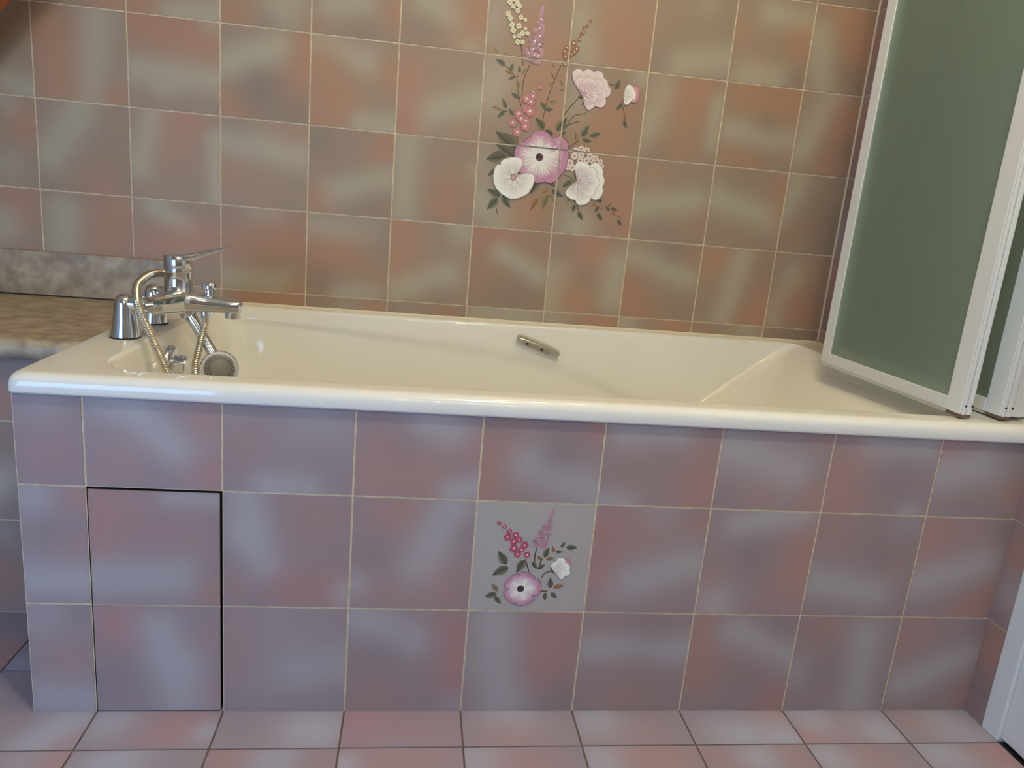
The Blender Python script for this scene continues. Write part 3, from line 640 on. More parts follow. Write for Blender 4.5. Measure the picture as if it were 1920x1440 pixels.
class Motif:
    def __init__(self):
        self.bm = bmesh.new()
        self.layer = self.bm.verts.layers.float_color.new('paint')
        self.h = 0.0013

    def up(self):
        self.h += 2.5e-6

    def v(self, p, c):
        q = self.bm.verts.new((p[0], p[1], self.h))
        l = s2l(c)
        q[self.layer] = (*l, 1)
        return q

    def fan(self, centre, ring, c0, c1, mid=None, cm=None):
        """radial patch: centre colour c0 to rim colour c1, optionally through cm at fraction mid"""
        self.up()
        o = self.v(centre, c0)
        R1 = [self.v(p, c1) for p in ring]
        n = len(ring)
        if mid:
            Rm = [self.v((centre[0] + (p[0] - centre[0]) * mid, centre[1] + (p[1] - centre[1]) * mid), cm) for p in ring]
            for k in range(n):
                q = (k + 1) % n
                self.bm.faces.new((o, Rm[k], Rm[q]))
                self.bm.faces.new((Rm[k], R1[k], R1[q], Rm[q]))
        else:
            for k in range(n):
                self.bm.faces.new((o, R1[k], R1[(k + 1) % n]))

    def line(self, pts, w, c):
        self.up()
        P = catmull([(p[0], p[1], 0) for p in pts], 6) if len(pts) > 2 else [Vector((*p, 0)) for p in pts]
        prev = None
        for i, p in enumerate(P):
            t = (P[min(i + 1, len(P) - 1)] - P[max(i - 1, 0)]).normalized()
            s = Vector((-t.y, t.x, 0)) * w / 2
            a, b = self.v(p + s, c), self.v(p - s, c)
            if prev:
                self.bm.faces.new((prev[0], prev[1], b, a))
            prev = (a, b)

    def leaf(self, kind, x0, y0, x1, y1):
        a, b = Vector((x0, y0)), Vector((x1, y1))
        t = b - a
        L = t.length
        s = Vector((-t.y, t.x)) * (.30 if kind != 'D' else .36)
        dark, light = C_LEAF[kind]
        L1, L2 = [], []
        n = 12
        for k in range(n + 1):
            f = k / n
            w = (math.sin(math.pi * f ** .8)) ** .85 * (1 - .25 * f) if 0 < f < 1 else 0
            c = a + t * f
            L1.append(c + s * w)
            L2.append(c - s * w)
        for side, cc in ((L1, light), (L2, dark)):
            self.up()
            cen = [self.v(a + t * (k / n), dark) for k in range(n + 1)]
            edge = [self.v(side[k], cc if cc == light else tuple((p + q) / 2 for p, q in zip(dark, light))) for k in range(n + 1)]
            for k in range(n):
                if k == 0:
                    self.bm.faces.new((cen[0], cen[1], edge[1]))
                elif k == n - 1:
                    self.bm.faces.new((cen[k], cen[k + 1], edge[k]))
                else:
                    self.bm.faces.new((cen[k], cen[k + 1], edge[k + 1], edge[k]))
        self.line([a, b], L * .035, tuple(v * .7 for v in dark))

    def floret(self, x, y, r, c0, c1, dot=None, rot=0.0, n=5):
        for k in range(n):
            an = rot + 2 * math.pi * k / n
            cx, cy = x + .52 * r * math.cos(an), y + .52 * r * math.sin(an)
            self.fan((cx, cy), [(cx + .5 * r * math.cos(j * math.pi / 5), cy + .5 * r * math.sin(j * math.pi / 5)) for j in range(10)], c0, c1)
        if dot:
            self.disc(x, y, r * .24, dot, dot)

    def disc(self, x, y, r, c0, c1):
        self.fan((x, y), [(x + r * math.cos(j * math.pi / 6), y + r * math.sin(j * math.pi / 6)) for j in range(12)], c0, c1)

    def ell(self, kind, x, y, ax, ay, bx, by):
        c0, c1 = C_PET[kind]
        A, B = Vector((ax - x, ay - y)), Vector((bx - x, by - y))
        rim = []
        for j in range(24):
            an = 2 * math.pi * j / 24
            rim.append(Vector((x, y)) + A * math.cos(an) + B * math.sin(an))
        self.fan((x, y), rim, c1, c0, .72, tuple((p * .6 + q * .4) for p, q in zip(c1, c0)))

    def bloom(self, c, tips, w, pal=None, eye=True):
        pal = pal or ((124, 66, 100), (234, 228, 222), (214, 186, 196), (192, 136, 164))
        cx, cy = c
        order = sorted(range(len(tips)), key=lambda k: (k * 5) % len(tips))
        cen = Vector((cx, cy))
        for pas in (0, 1):
            for k in order:
                t = Vector(tips[k]) - cen
                L = t.length
                d = t / L
                s = Vector((-d.y, d.x))
                hw = min(w, L * .8) * (1.04 if pas == 0 else 1.0)
                Lp = L * (1.02 if pas == 0 else 1.0)
                if pas == 0:
                    c_in = c_mid = c_out = pal[0]
                else:
                    c_in, c_mid, c_out = pal[1:]
                prof = [(0, .16), (.22, .46), (.46, .82), (.70, 1.0), (.85, .96), (.95, .66), (1.0, .0)]
                self.up()
                cl = [self.v(cen + d * (f * Lp), c_in if f < .5 else (c_mid if f < .85 else c_out)) for f, _ in prof]
                ls = [self.v(cen + d * (f * Lp) + s * (g * hw), c_in if f < .3 else (c_mid if f < .6 else c_out)) for f, g in prof[:-1]]
                rs = [self.v(cen + d * (f * Lp) - s * (g * hw), c_in if f < .3 else (c_mid if f < .6 else c_out)) for f, g in prof[:-1]]
                for q in range(len(prof) - 2):
                    self.bm.faces.new((cl[q], cl[q + 1], ls[q + 1], ls[q]))
                    self.bm.faces.new((cl[q], rs[q], rs[q + 1], cl[q + 1]))
                q = len(prof) - 2
                self.bm.faces.new((cl[q], cl[q + 1], ls[q]))
                self.bm.faces.new((cl[q], rs[q], cl[q + 1]))
            if pas == 1:
                for k in range(len(tips)):
                    t = Vector(tips[k]) - cen
                    for a in (-.13, .10):
                        r = Vector((t.x * math.cos(a) - t.y * math.sin(a), t.x * math.sin(a) + t.y * math.cos(a)))
                        self.line([cen + r * .16, cen + r * .68], w * .09, (238, 234, 226))
        if eye:
            self.disc(cx, cy, w * .42, (62, 34, 52), (104, 70, 72))
            self.disc(cx - w * .1, cy + w * .05, w * .22, (40, 22, 38), (62, 34, 52))

    def column(self, tip, base, hw, c):
        a, b = Vector(tip), Vector(base)
        t = b - a
        L = t.length
        d = t / L
        s = Vector((-d.y, d.x))
        rr = random.Random(3)
        n = int(L / (hw * .13))
        for k in range(n):
            f = k / n
            w = hw * (min(1, f * 1.15 + .04)) * (1 if f < .9 else .8)
            for q in range(1 + int(w / hw * 3)):
                o = a + d * (f * L) + s * rr.uniform(-w, w)
                v = rr.uniform(.9, 1.06)
                self.floret(o.x, o.y, hw * .2, tuple(x * v for x in c), tuple(x * v * .86 for x in c), rot=rr.random() * 6, n=4)

    def build(self, name, seams_u, seams_v, place, parent):
        bm = self.bm
        for seams, ax in ((seams_u, 0), (seams_v, 1)):
            for s in seams:
                for off in (-.0019, .0019):
                    no = (1, 0, 0) if ax == 0 else (0, 1, 0)
                    co = (s + off, 0, 0) if ax == 0 else (0, s + off, 0)
                    bmesh.ops.bisect_plane(bm, geom=bm.verts[:] + bm.edges[:] + bm.faces[:], plane_co=co, plane_no=no, dist=1e-7)
                kill = [f for f in bm.faces if abs(f.calc_center_median()[ax] - s) < .0019]
                bmesh.ops.delete(bm, geom=kill, context='FACES')
        for v in bm.verts:
            v.co = Vector(place(v.co.x, v.co.y, v.co.z))
        me = bpy.data.meshes.new(name)
        bm.to_mesh(me)
        bm.free()
        return link_mesh(name, me, M_PAINT, parent)


WDOT = (238, 228, 222)


def motif(dd, name, su, sv, place, parent, label, pinkc):
    M = Motif()
    for st in dd['stem']:
        M.line(st, .0022, (92, 70, 46))
    for l in dd['leaf']:
        M.leaf(*l)
    rr = random.Random(11)
    M.column(dd['lilac'][0], dd['lilac'][1], dd['lilac'][2], (198, 150, 166))
    for p in dd['lildot']:
        M.disc(p[0], p[1], dd['lilac'][2] * .10, WDOT, WDOT)
    for x, y, r in dd.get('brown', []):
        M.floret(x, y, r, (172, 122, 86), (140, 92, 66), WDOT if r > .0042 else None, rr.random() * 6)
    for x, y, r in dd['pink']:
        M.floret(x, y, r, pinkc, tuple(v * .84 for v in pinkc), WDOT, rr.random() * 6)
    for x, y, r in dd.get('white', []):
        M.floret(x, y, r * 1.05, (234, 230, 204), (206, 196, 164), (180, 160, 110), rr.random() * 6, n=4)
    for x, y, r in dd.get('tiny', []):
        M.floret(x, y, r, (236, 228, 216), (206, 182, 172), (176, 96, 84), rr.random() * 6)
    M.bloom(*dd['bloom'])
    PAL = {'w': ((176, 168, 160), (206, 198, 190), (232, 228, 218), (244, 240, 232)),
           'v': ((176, 164, 166), (196, 176, 182), (226, 216, 214), (242, 238, 230)),
           'q': ((176, 146, 150), (192, 158, 164), (216, 188, 192), (230, 210, 210)),
           'r': ((176, 110, 126), (236, 228, 222), (228, 196, 198), (206, 138, 152))}
    for kind, c, tips, w in dd['fan']:
        M.bloom(c, tips, w, PAL[kind], False)
    for e in dd['ell']:
        M.ell(*e)
    o = M.build(name, su, sv, place, parent)
    o['label'] = label
    return o


motif(DATA['M'], 'painted_bouquet', [XB + .2 * k for k in (5, 6, 7)], [ZB, ZB - .2, ZB - .4], lambda u, v, h: (u, YB - h, v),
      wall_back, 'painted bouquet of white, pink and mauve flowers with brown-green leaves', (208, 134, 138))

# ------------------------------------------------------------------ tiled front of the bath
HB = .1971
ZT = 0.5425
arows = [(0, HB), (HB, HB + .2), (HB + .2, ZT)]
acols = [(0.0026, .1)] + spans(.1, XR, .1)
hx0, hx1 = .1, .3
arects = [(a, b, c, d) for a, b in acols for c, d in arows if not (abs(a - hx0) < .01 and d < .45)]
surround = thing('bath_surround', (0.84, 0.35, 0), 'tiled front panel under the bath, pink and grey tiles with one flowered tile', 'bath panel')
front = tiled('front_panel', arects, DATA['f'], lambda u, v, h: (u, -h + .0012, v), [M_TILE, M_GROUT], surround,
              grout_rects=[(0.0026, .1, 0, ZT), (.1, .3, HB + .2, ZT), (.3, XR - .0013, 0, ZT)], light_hue=(1.0, 1.0, 1.12))  # bluish window light painted into the front tiles
bm = bmesh.new()
box(bm, .0026, .0126, .0014, YB - .0015, 0, ZT)
obj('side_panel', bm, M_WALLP, surround)
bm = bmesh.new()
box(bm, .102, .112, .03, .034, 0, HB + .2)
box(bm, .288, .298, .03, .034, 0, HB + .2)
box(bm, .101, .299, .034, .038, 0, HB + .2)
obj('hatch_recess', bm, M_BLACK, surround)
motif(DATA['S'], 'painted_flower_sprig', [.7, .9], [HB, HB + .2], lambda u, v, h: (u, -h + .0012, v), surround,
      'painted sprig of a mauve flower, red and lilac spikes and a white bud', (200, 84, 112))
rebase(surround)

hatch = thing('access_hatch', (.2, 0, 0.0005), 'two-tile access hatch with dark gaps in the bath front, below the taps', 'access hatch')
g = .0022
tiled('tile_face', [(hx0, hx1, 0.001, HB), (hx0, hx1, HB, HB + .2)], DATA['f'],
      lambda u, v, h: (hx0 + .0006 + (u - hx0) * (.2 - .0036) / .2, -h - .0012 + .003, .0008 + v * (.3935 / .3971)), [M_TILE, M_GROUT], hatch,
      grout_rects=[(hx0 + .001, hx1 - .001, HB - .004, HB + .004)], gap=.0012, light_hue=(1.0, 1.0, 1.12))  # same painted window light as on the front panel
bm = bmesh.new()
box(bm, hx0 + .0018, hx1 - .0045, .0020, .02, .0012, .3930, .0006)
obj('backing_board', bm, M_RECESS, hatch)
rebase(hatch)

# ------------------------------------------------------------------ bathtub
ZR = .573


def rrect(xl, xr, yf, yb, r, q=None, mx=56, my=24, nc=14):
    r = min(r, (xr - xl) / 2 - 1e-4, (yb - yf) / 2 - 1e-4)
    q = r if q is None else min(q, (yb - yf) / 2 - 1e-4)
    P = []

    def seg(a, b, n):
        for k in range(n):
            t = k / n
            P.append((a[0] + (b[0] - a[0]) * t, a[1] + (b[1] - a[1]) * t))

    def arc(cx, cy, a0, n, r):
        for k in range(n):
            an = a0 + (math.pi / 2) * k / n
            P.append((cx + r * math.cos(an), cy + r * math.sin(an)))

    seg((xl + r, yf), (xr - q, yf), mx)
    arc(xr - q, yf + q, -math.pi / 2, nc, q)
    seg((xr, yf + q), (xr, yb - q), my)
    arc(xr - q, yb - q, 0, nc, q)
    seg((xr - q, yb), (xl + r, yb), mx)
    arc(xl + r, yb - r, math.pi / 2, nc, r)
    seg((xl, yb - r), (xl, yf + r), my)
    arc(xl + r, yf + r, math.pi, nc, r)
    return P


def interp(tab, x):
    if x <= tab[0][0]:
        return tab[0][1]
    for (a, b), (c, d) in zip(tab, tab[1:]):
        if x <= c:
            return b + (d - b) * (x - a) / (c - a)
    return tab[-1][1]


ZB_TAB = [(.15, .541), (.239, .540), (.474, .533), (.748, .518), (.952, .490), (1.207, .392), (1.4, .30)]
ZC_TAB = [(.15, .540), (.249, .536), (.411, .520), (.599, .497), (.749, .483), (.937, .457), (1.084, .417), (1.25, .34), (1.4, .25)]


def ledge(x, z):
    zb, zc = interp(ZB_TAB, x), interp(ZC_TAB, x)
    t = (zb - z) / max(.004, zb - zc)
    t = max(0, min(1, t))
    t = t * t * (3 - 2 * t)
    fade = max(0, min(1, (x - .15) / .25))
    fade2 = max(0, min(1, (1.40 - x) / .2))
    return -.007 * t * (.4 + .6 * fade) * fade2


def tub_side(t):
    z = .566 - .40 * t
    xl = .105 + .075 * t
    xr = 1.583 - .60 * t + .13 * t * t
    yf = .048 + .085 * t
    yb = .727 - .085 * t
    r = .070 + .03 * t
    return z, xl, xr, yf, yb, r


bm = bmesh.new()
rings = []


def ring(pts, z):
    rings.append([bm.verts.new((x, y, z if not callable(z) else z(x, y))) for x, y in pts])


X0, X1, Y0, Y1 = -0.001, XR - .0018, -0.011, YB - .0022
ring(rrect(X0 + .006, X1, Y0 + .013, Y1, .008), .5435)
ring(rrect(X0 + .001, X1, Y0 + .001, Y1, .014), .5435)
ring(rrect(X0, X1, Y0, Y1, .016), .546)
ring(rrect(X0, X1, Y0, Y1, .018), .5555)
for k in range(1, 8):
    an = math.pi / 2 * k / 7
    d = .0165 * (1 - math.cos(an))
    ring(rrect(X0 + d, X1 - d * .15, Y0 + d, Y1 - d * .35, .02), .5565 + .0165 * math.sin(an))
t0 = tub_side(0)
for f in (.33, .66):
    e = .011
    A = rrect(X0 + .0165, X1 - .0025, Y0 + .0165, Y1 - .006, .03)
    B = rrect(t0[1] - e, t0[2] + e, t0[3] - e, t0[4] + e, t0[5] + e, .030 + e)
    ring([(a[0] + (b[0] - a[0]) * f, a[1] + (b[1] - a[1]) * f) for a, b in zip(A, B)], ZR)
for k in range(0, 7):
    an = math.pi / 2 * k / 6
    e = .011 * (1 - math.sin(an))
    ring(rrect(t0[1] - e, t0[2] + e, t0[3] - e, t0[4] + e, t0[5] + e, .030 + e), ZR - .008 * (1 - math.cos(an)))
NT = 56
for k in range(1, NT + 1):
    t = k / NT * .94
    z, xl, xr, yf, yb, r = tub_side(t)
    pts = []
    for x, y in rrect(xl, xr, yf, yb, r, .030 + .02 * t):
        w = (y - yf) / (yb - yf)
        L = ledge(x, z)
        if w > .5:
            y -= L * min(1, (w - .5) * 6)
        else:
            y += L * min(1, (.5 - w) * 6)
        pts.append((x, y))
    ring(pts, z)
last = rings[-1]
zl = last[0].co.z
cx = sum(v.co.x for v in last) / len(last)
cy = sum(v.co.y for v in last) / len(last)
for k in range(1, 8):
    an = math.pi / 2 * k / 7
    s = 1 - .16 * (1 - math.cos(an)) * 1.0
    rings.append([bm.verts.new((cx + (v.co.x - cx) * s, cy + (v.co.y - cy) * s, zl - .045 * math.sin(an))) for v in last])
base = rings[-1]
for s in (.7, .4, .15):
    rings.append([bm.verts.new((cx + (v.co.x - cx) * s, cy + (v.co.y - cy) * s, v.co.z - .004 * (1 - s))) for v in base])
for a, b in zip(rings, rings[1:]):
    n = len(a)
    for k in range(n):
        bm.faces.new((a[k], a[(k + 1) % n], b[(k + 1) % n], b[k]))
bm.faces.new(rings[-1])
tub = thing('bathtub', (0.84, 0.38, 0.12), 'white built-in bathtub with wide rim and chrome fittings', 'bathtub')
bmesh.ops.recalc_face_normals(bm, faces=bm.faces)
o = obj('shell', bm, M_TUB, tub, smooth=True)


def tub_y_back(x, z):
    t = (.566 - z) / .40
    return tub_side(t)[4] - ledge(x, z)


def grab_handle(front):
    """bowed grip on two feet, sloping with the moulded arm rest"""
    sgn = -1 if not front else 1
    xa, za, xb, zb = .842, .5475, .951, .5115
    def wall(x, z):
        y = tub_y_back(x, z)
        return y if not front else .775 - y
    path, n = [], 22
    for k in range(n + 1):
        f = k / n
        x, z = xa + (xb - xa) * f, za + (zb - za) * f
        path.append(Vector((x, wall(x, z) + sgn * (.0135 + .002 * math.sin(math.pi * f)), z + .003 * math.sin(math.pi * f))))
    b = bmesh.new()

    def sec(i, nn):
        f = i / (nn - 1)
        e = min(1, min(f, 1 - f) / .06)
        w = .0125 * (.80 + .20 * e ** .5)
        th = .0034 * (.7 + .3 * e)
        return [(w * math.copysign(abs(math.cos(a)) ** .5, math.cos(a)), th * math.copysign(abs(math.sin(a)) ** .6, math.sin(a))) for a in
                [2 * math.pi * q / 28 for q in range(28)]]
    sweep(b, path, sec, up=(0, sgn * .95, -.30))
    grip = obj('grab_handle', b, M_SATIN, tub, angle=40)
    for f in (.22, .72):
        x, z = xa + (xb - xa) * f, za + (zb - za) * f - .007
        y = wall(x, z)
        b = bmesh.new()
        lathe(b, (x, y - sgn * .004, z + .003), (0, sgn, 0), [(0, .0052), (.008, .0050), (.016, .0044)], 18)
        obj('foot', b, M_SATIN, grip, angle=40)
    b = bmesh.new()
    P = []
    for f in (.12, .78):
        x, z = xa + (xb - xa) * f, za + (zb - za) * f - .011
        P.append((x, wall(x, z), z))
    (ax, ay, az), (bx, by, bz) = P
    q = [Vector((ax, ay + sgn * .0005, az + .006)), Vector((bx, by + sgn * .0005, bz + .006)), Vector((bx, by + sgn * .0005, bz - .006)), Vector((ax, ay + sgn * .0005, az - .006))]
    lo = [b.verts.new(v - Vector((0, sgn * .004, 0))) for v in q]
    hi = [b.verts.new(v + Vector((0, sgn * .005, 0))) for v in q]
    b.faces.new(hi)
    b.faces.new(lo[::-1])
    for k in range(4):
        b.faces.new((lo[k], lo[(k + 1) % 4], hi[(k + 1) % 4], hi[k]))
    obj('back_plate', b, M_SATIN, grip)
    for f in (.24, .60):
        x, z = xa + (xb - xa) * f, za + (zb - za) * f - .0105
        y = wall(x, z)
        b = bmesh.new()
        lathe(b, (x, y + sgn * .004, z), (0, sgn, 0), [(0, .0040), (.003, .0040), (.004, .003), (.0045, 0)], 16)
        s = obj('screw', b, M_RUST, grip, angle=40)
        s['label'] = 'dark screw'
    return grip


gh = grab_handle(False)
gh['label'] = 'satin metal grab handle on the far inner wall of the tub'
gh = grab_handle(True)
gh['label'] = 'satin metal grab handle on the near inner wall of the tub, almost hidden'

# overflow with its turning knob on the left inner end, waste in the floor
b = bmesh.new()
zo = .512
xo = tub_side((.566 - zo) / .4)[1]
lathe(b, (xo - .002, .352, zo), (1, 0, -.12), [(0, .037), (.004, .037), (.010, .033), (.013, .024), (.014, 0)], 40)
ov = obj('overflow_cover', b, M_CHROME, tub, angle=50)
b = bmesh.new()
lathe(b, (xo + .008, .352, zo), (1, 0, -.12), [(0, .017), (.012, .016), (.022, .019), (.026, .017), (.027, 0)], 28)
box(b, xo + .014, xo + .034, .348, .356, zo - .017, zo + .017, .003)
obj('knob', b, M_CHROME, ov, angle=40)
b = bmesh.new()
lathe(b, (.34, .387, zl - .0465), (0, 0, 1), [(0, .034), (.003, .034), (.005, .028), (.010, .02), (.011, 0)], 32)
obj('waste_plug', b, M_CHROME, tub, angle=40)
rebase(tub)

# silicone joints
bm = bmesh.new()
box(bm, .02, XR - .002, YB - .0065, YB - .0011, ZR - .004, ZR + .0045, .002)
tag(obj('trim_3', bm, M_SIL), 'cream sealant along the back rim', kind='structure')
bm = bmesh.new()
box(bm, XR - .0065, XR - .0011, .0, YB - .007, ZR - .004, ZR + .004, .002)
tag(obj('trim_4', bm, M_SIL), kind='structure')
bm = bmesh.new()
box(bm, .004, XR - .0015, -.0028, .0012, .5405, .5434, .001)
tag(obj('trim_5', bm, M_SIL), 'cream sealant under the front rim', kind='structure')
bm = bmesh.new()
box(bm, XR - .0055, XR - .0011, YB - .0055, YB - .0011, ZR + .005, CEIL, .001)
tag(obj('trim_6', bm, M_SIL), 'sealed wall corner', kind='structure')

# ------------------------------------------------------------------ worktop and its tiled base on the left
ZCT = .5615
ctop = thing('worktop', (-.5, .5, ZCT - .04), 'mottled beige worktop left of the bathtub with an upstand', 'worktop')
bm = bmesh.new()
prof = []
r = .018
y0, y1 = .262, YB - .0015
for k in range(9):
    an = math.pi / 2 * k / 8
    prof.append((y0 + r - r * math.sin(an), ZCT - .04 + r - r * math.cos(an)))
for k in range(9):
    an = math.pi / 2 * k / 8
    prof.append((y0 + r - r * math.cos(an), ZCT - r + r * math.sin(an)))
prof += [(y1, ZCT), (y1, ZCT - .04)]
A = [bm.verts.new((XL + .001, y, z)) for y, z in prof]
B = [bm.verts.new((-.0015, y, z)) for y, z in prof]
for k in range(len(prof)):
    q = (k + 1) % len(prof)
    bm.faces.new((A[k], A[q], B[q], B[k]))
bm.faces.new(A)
bm.faces.new(B)
obj('top', bm, M_MARBLE, ctop, angle=30)
bm = bmesh.new()
box(bm, XL + .001, -.010, YB - .0165, YB - .0015, ZCT + .0025, .6655, .002)
obj('upstand', bm, M_MARBLE, ctop)
bm = bmesh.new()
box(bm, XL + .001, -.010, YB - .016, YB - .0015, ZCT + .0002, ZCT + .0025)
o = obj('upstand_joint', bm, M_BLACK, ctop)
rebase(ctop)
base = thing('washstand_base', (-.5, .5, 0), 'tiled base, tinted for shade, under the mottled worktop', 'cabinet')
tiled('tiled_front', [(a, b_, c, d) for a, b_ in spans(XL + .001, -.0012, 0) for c, d in ((0, .197), (.197, .397), (.397, ZCT - .0412))],
      DATA['v'], lambda u, v, h: (u, .3 - h, v), [M_TILE, M_GROUT], base, light_hue=(1.0, .94, .88), grout_rects=[(XL + .001, -.0012, 0, ZCT - .0412)])  # browner multiplier paints in the shade on these tiles
bm = bmesh.new()
box(bm, XL + .001, -.0012, .3005, YB - .002, 0, ZCT - .0412)
obj('carcass', bm, M_WALLP, base)
rebase(base)

# ------------------------------------------------------------------ bath mixer tap
tap = thing('bath_mixer_tap', (.1, .3625, ZR), 'chrome bath mixer tap on two tapered legs on the tub rim', 'tap')
YT = .3625
for y in (.285, .440):
    x = .0615
    b = bmesh.new()
    lathe(b, (x, y, ZR), (0, 0, 1), [(.002, .0252), (.004, .0250), (.030, .0208), (.056, .0172), (.064, .0166), (.071, .0148), (.0760, .0108), (.0788, .0055), (.0793, 0)], 40)
    leg = obj('leg', b, M_CHROME, tap, angle=50)
    b = bmesh.new()
    lathe(b, (x, y, ZR), (0, 0, 1), [(0, .0262), (.0025, .0262), (.003, .024)], 40)
    obj('sealing_ring', b, M_BLACK, leg, angle=40)
    b = bmesh.new()
    lathe(b, (x + .002, y, ZR + .0625), (1, 0, 0.0), [(0, .0135), (.020, .0135), (.022, .0155), (.031, .0155), (.033, .0135), (.050, .0132)], 32)
    obj('inlet_elbow', b, M_CHROME, leg, angle=40)
# body: a cross piece over both inlets drawn out into the flat spout
b = bmesh.new()
secs = [(.098, .096, .0130, .632), (.104, .098, .0175, .6335), (.116, .094, .0215, .6345), (.134, .070, .0225, .6345), (.150, .036, .0215, .634),
        (.166, .0235, .0185, .6335), (.195, .0205, .0155, .632), (.225, .0180, .0135, .6305), (.240, .0165, .0130, .6300), (.2465, .0140, .0115, .6300), (.2485, .0090, .008, .6300)]
path_r = []
for x, hy, hz, zc in secs:
    row = []
    for k in range(36):
        a = 2 * math.pi * k / 36
        ca, sa = math.cos(a), math.sin(a)
        p = .62
        row.append(b.verts.new((x, YT + hy * math.copysign(abs(ca) ** p, ca), zc + hz * math.copysign(abs(sa) ** p, sa))))
    path_r.append(row)
for A, B in zip(path_r, path_r[1:]):
    for k in range(36):
        b.faces.new((A[k], A[(k + 1) % 36], B[(k + 1) % 36], B[k]))
b.faces.new(path_r[0])
b.faces.new(path_r[-1])
obj('body', b, M_CHROME, tap, angle=35)
b = bmesh.new()
lathe(b, (.2325, YT, .6195), (0, 0, -1), [(-.004, .0146), (.012, .0146), (.013, .0136), (.013, .0112), (.008, .0105), (.008, 0)], 32)
obj('aerator', b, M_CHROME, tap, angle=40)
b = bmesh.new()
lathe(b, (.1325, YT, .650), (0, 0, 1), [(0, .031), (.004, .0275), (.008, .0255), (.038, .0248), (.0395, .0255), (.0425, .0255), (.0435, .0243), (.047, .0243)], 44)
obj('cartridge_housing', b, M_CHROME, tap, angle=40)
b = bmesh.new()
lathe(b, (.1325, YT, .6965), (0, 0, 1), [(0, .0253), (.001, .0257), (.022, .0257), (.0245, .0245), (.0262, .020), (.0270, 0)], 44)
# wedge and thin blade of the lever, rising towards the spout side
prof = [(.118, .7105, .7190, .021), (.132, .710, .7230, .0235), (.150, .7105, .7262, .0230), (.164, .7150, .7292, .0190), (.182, .7235, .7332, .0145), (.205, .7325, .7395, .0125), (.219, .7378, .7434, .0118), (.2235, .7396, .7442, .0108), (.225, .7408, .7436, .008)]
rr_ = []
for x, zl_, zh_, hy in prof:
    row = []
    for k in range(20):
        a = 2 * math.pi * k / 20
        ca, sa = math.cos(a), math.sin(a)
        row.append(b.verts.new((x, YT + hy * math.copysign(abs(ca) ** .5, ca), (zl_ + zh_) / 2 + (zh_ - zl_) / 2 * math.copysign(abs(sa) ** .6, sa))))
    rr_.append(row)
for A, B in zip(rr_, rr_[1:]):
    for k in range(20):
        b.faces.new((A[k], A[(k + 1) % 20], B[(k + 1) % 20], B[k]))
b.faces.new(rr_[0])
b.faces.new(rr_[-1])
obj('lever', b, M_CHROME, tap, angle=40)
b = bmesh.new()
lathe(b, (.190, YT, .644), (0, 0, 1), [(0, .0095), (.008, .0090), (.009, .0105), (.016, .0100), (.018, .0138), (.026, .0145), (.0285, .0128), (.0295, 0)], 28)
obj('diverter_knob', b, M_CHROME, tap, angle=40)
b = bmesh.new()
lathe(b, (.1815, YT, .622), (0, 0, -1), [(0, .0095), (.006, .0105), (.013, .0105), (.014, .0085), (.022, .0080), (.030, .0070)], 28)
obj('hose_outlet', b, M_CHROME, tap, angle=40)
b = bmesh.new()
H0 = Vector((.1465, .372, .613))
HD = Vector((.0575, -.010, -.095)).normalized()
lathe(b, H0 - HD * .012, HD, [(0, .0155), (.002, .0165), (.020, .0165), (.022, .0155)], 28)
box(b, .134, .152, .358, .386, .610, .628, .003)
obj('handset_holder', b, M_CHROME, tap, angle=40)
rebase(tap)

# ------------------------------------------------------------------ hand shower with its hose
hs = thing('hand_shower', tuple(H0 + HD * .1), 'chrome hand shower with ribbed hose hanging from the bath tap', 'shower head')
b = bmesh.new()
lathe(b, H0 - HD * .030, HD, [(0, .0085), (.004, .0105), (.035, .0118), (.060, .0108), (.095, .0102), (.118, .0100), (.126, .011)], 28)
# grooved grip
obj('handle', b, M_CHROME, hs, angle=40)
HC = Vector((.2095, .352, .5065))
HN = Vector((.26, -.93, .26)).normalized()
b = bmesh.new()
lathe(b, HC - HN * .016, HN, [(-.004, 0), (-.003, .012), (.001, .024), (.006, .0325), (.012, .0362), (.017, .0362), (.020, .0340), (.020, .0285)], 48, caps=False)
obj('head', b, M_CHROME, hs, angle=40)
b = bmesh.new()
lathe(b, HC + HN * .0015, HN, [(0, .0300), (.002, .0300), (.0035, .0270), (.004, .0195), (.0062, .0185), (.0070, .0150), (.0072, 0)], 48)
face = obj('spray_face', b, M_GREYPL, hs, angle=40)
u_, v_ = frame_of(HN)
b = bmesh.new()
for k in range(44):
    a = 2 * math.pi * k / 44
    rr = .0250 if k % 2 else .0218
    p = HC + HN * .0050 + (u_ * math.cos(a) + v_ * math.sin(a)) * rr
    lathe(b, p, HN, [(-.001, .0010), (.0012, .0009), (.0014, 0)], 8)
nz = obj('nozzles', b, M_BLACK, face, smooth=True)
nz['kind'] = 'stuff'
hose_pts = [tuple(H0 - HD * .026), (.119, .3865, .656), (.100, .408, .676), (.083, .370, .681), (.076, .315, .668), (.089, .268, .648), (.102, .250, .624),
            (.122, .236, .590), (.152, .222, .528), (.185, .215, .46), (.24, .235, .385), (.31, .29, .33), (.345, .35, .31), (.315, .405, .32), (.245, .395, .36), (.192, .36, .42),
            (.167, .344, .493), (.174, .353, .556), (.1815, YT, .596)]
cp = catmull(hose_pts, 40)
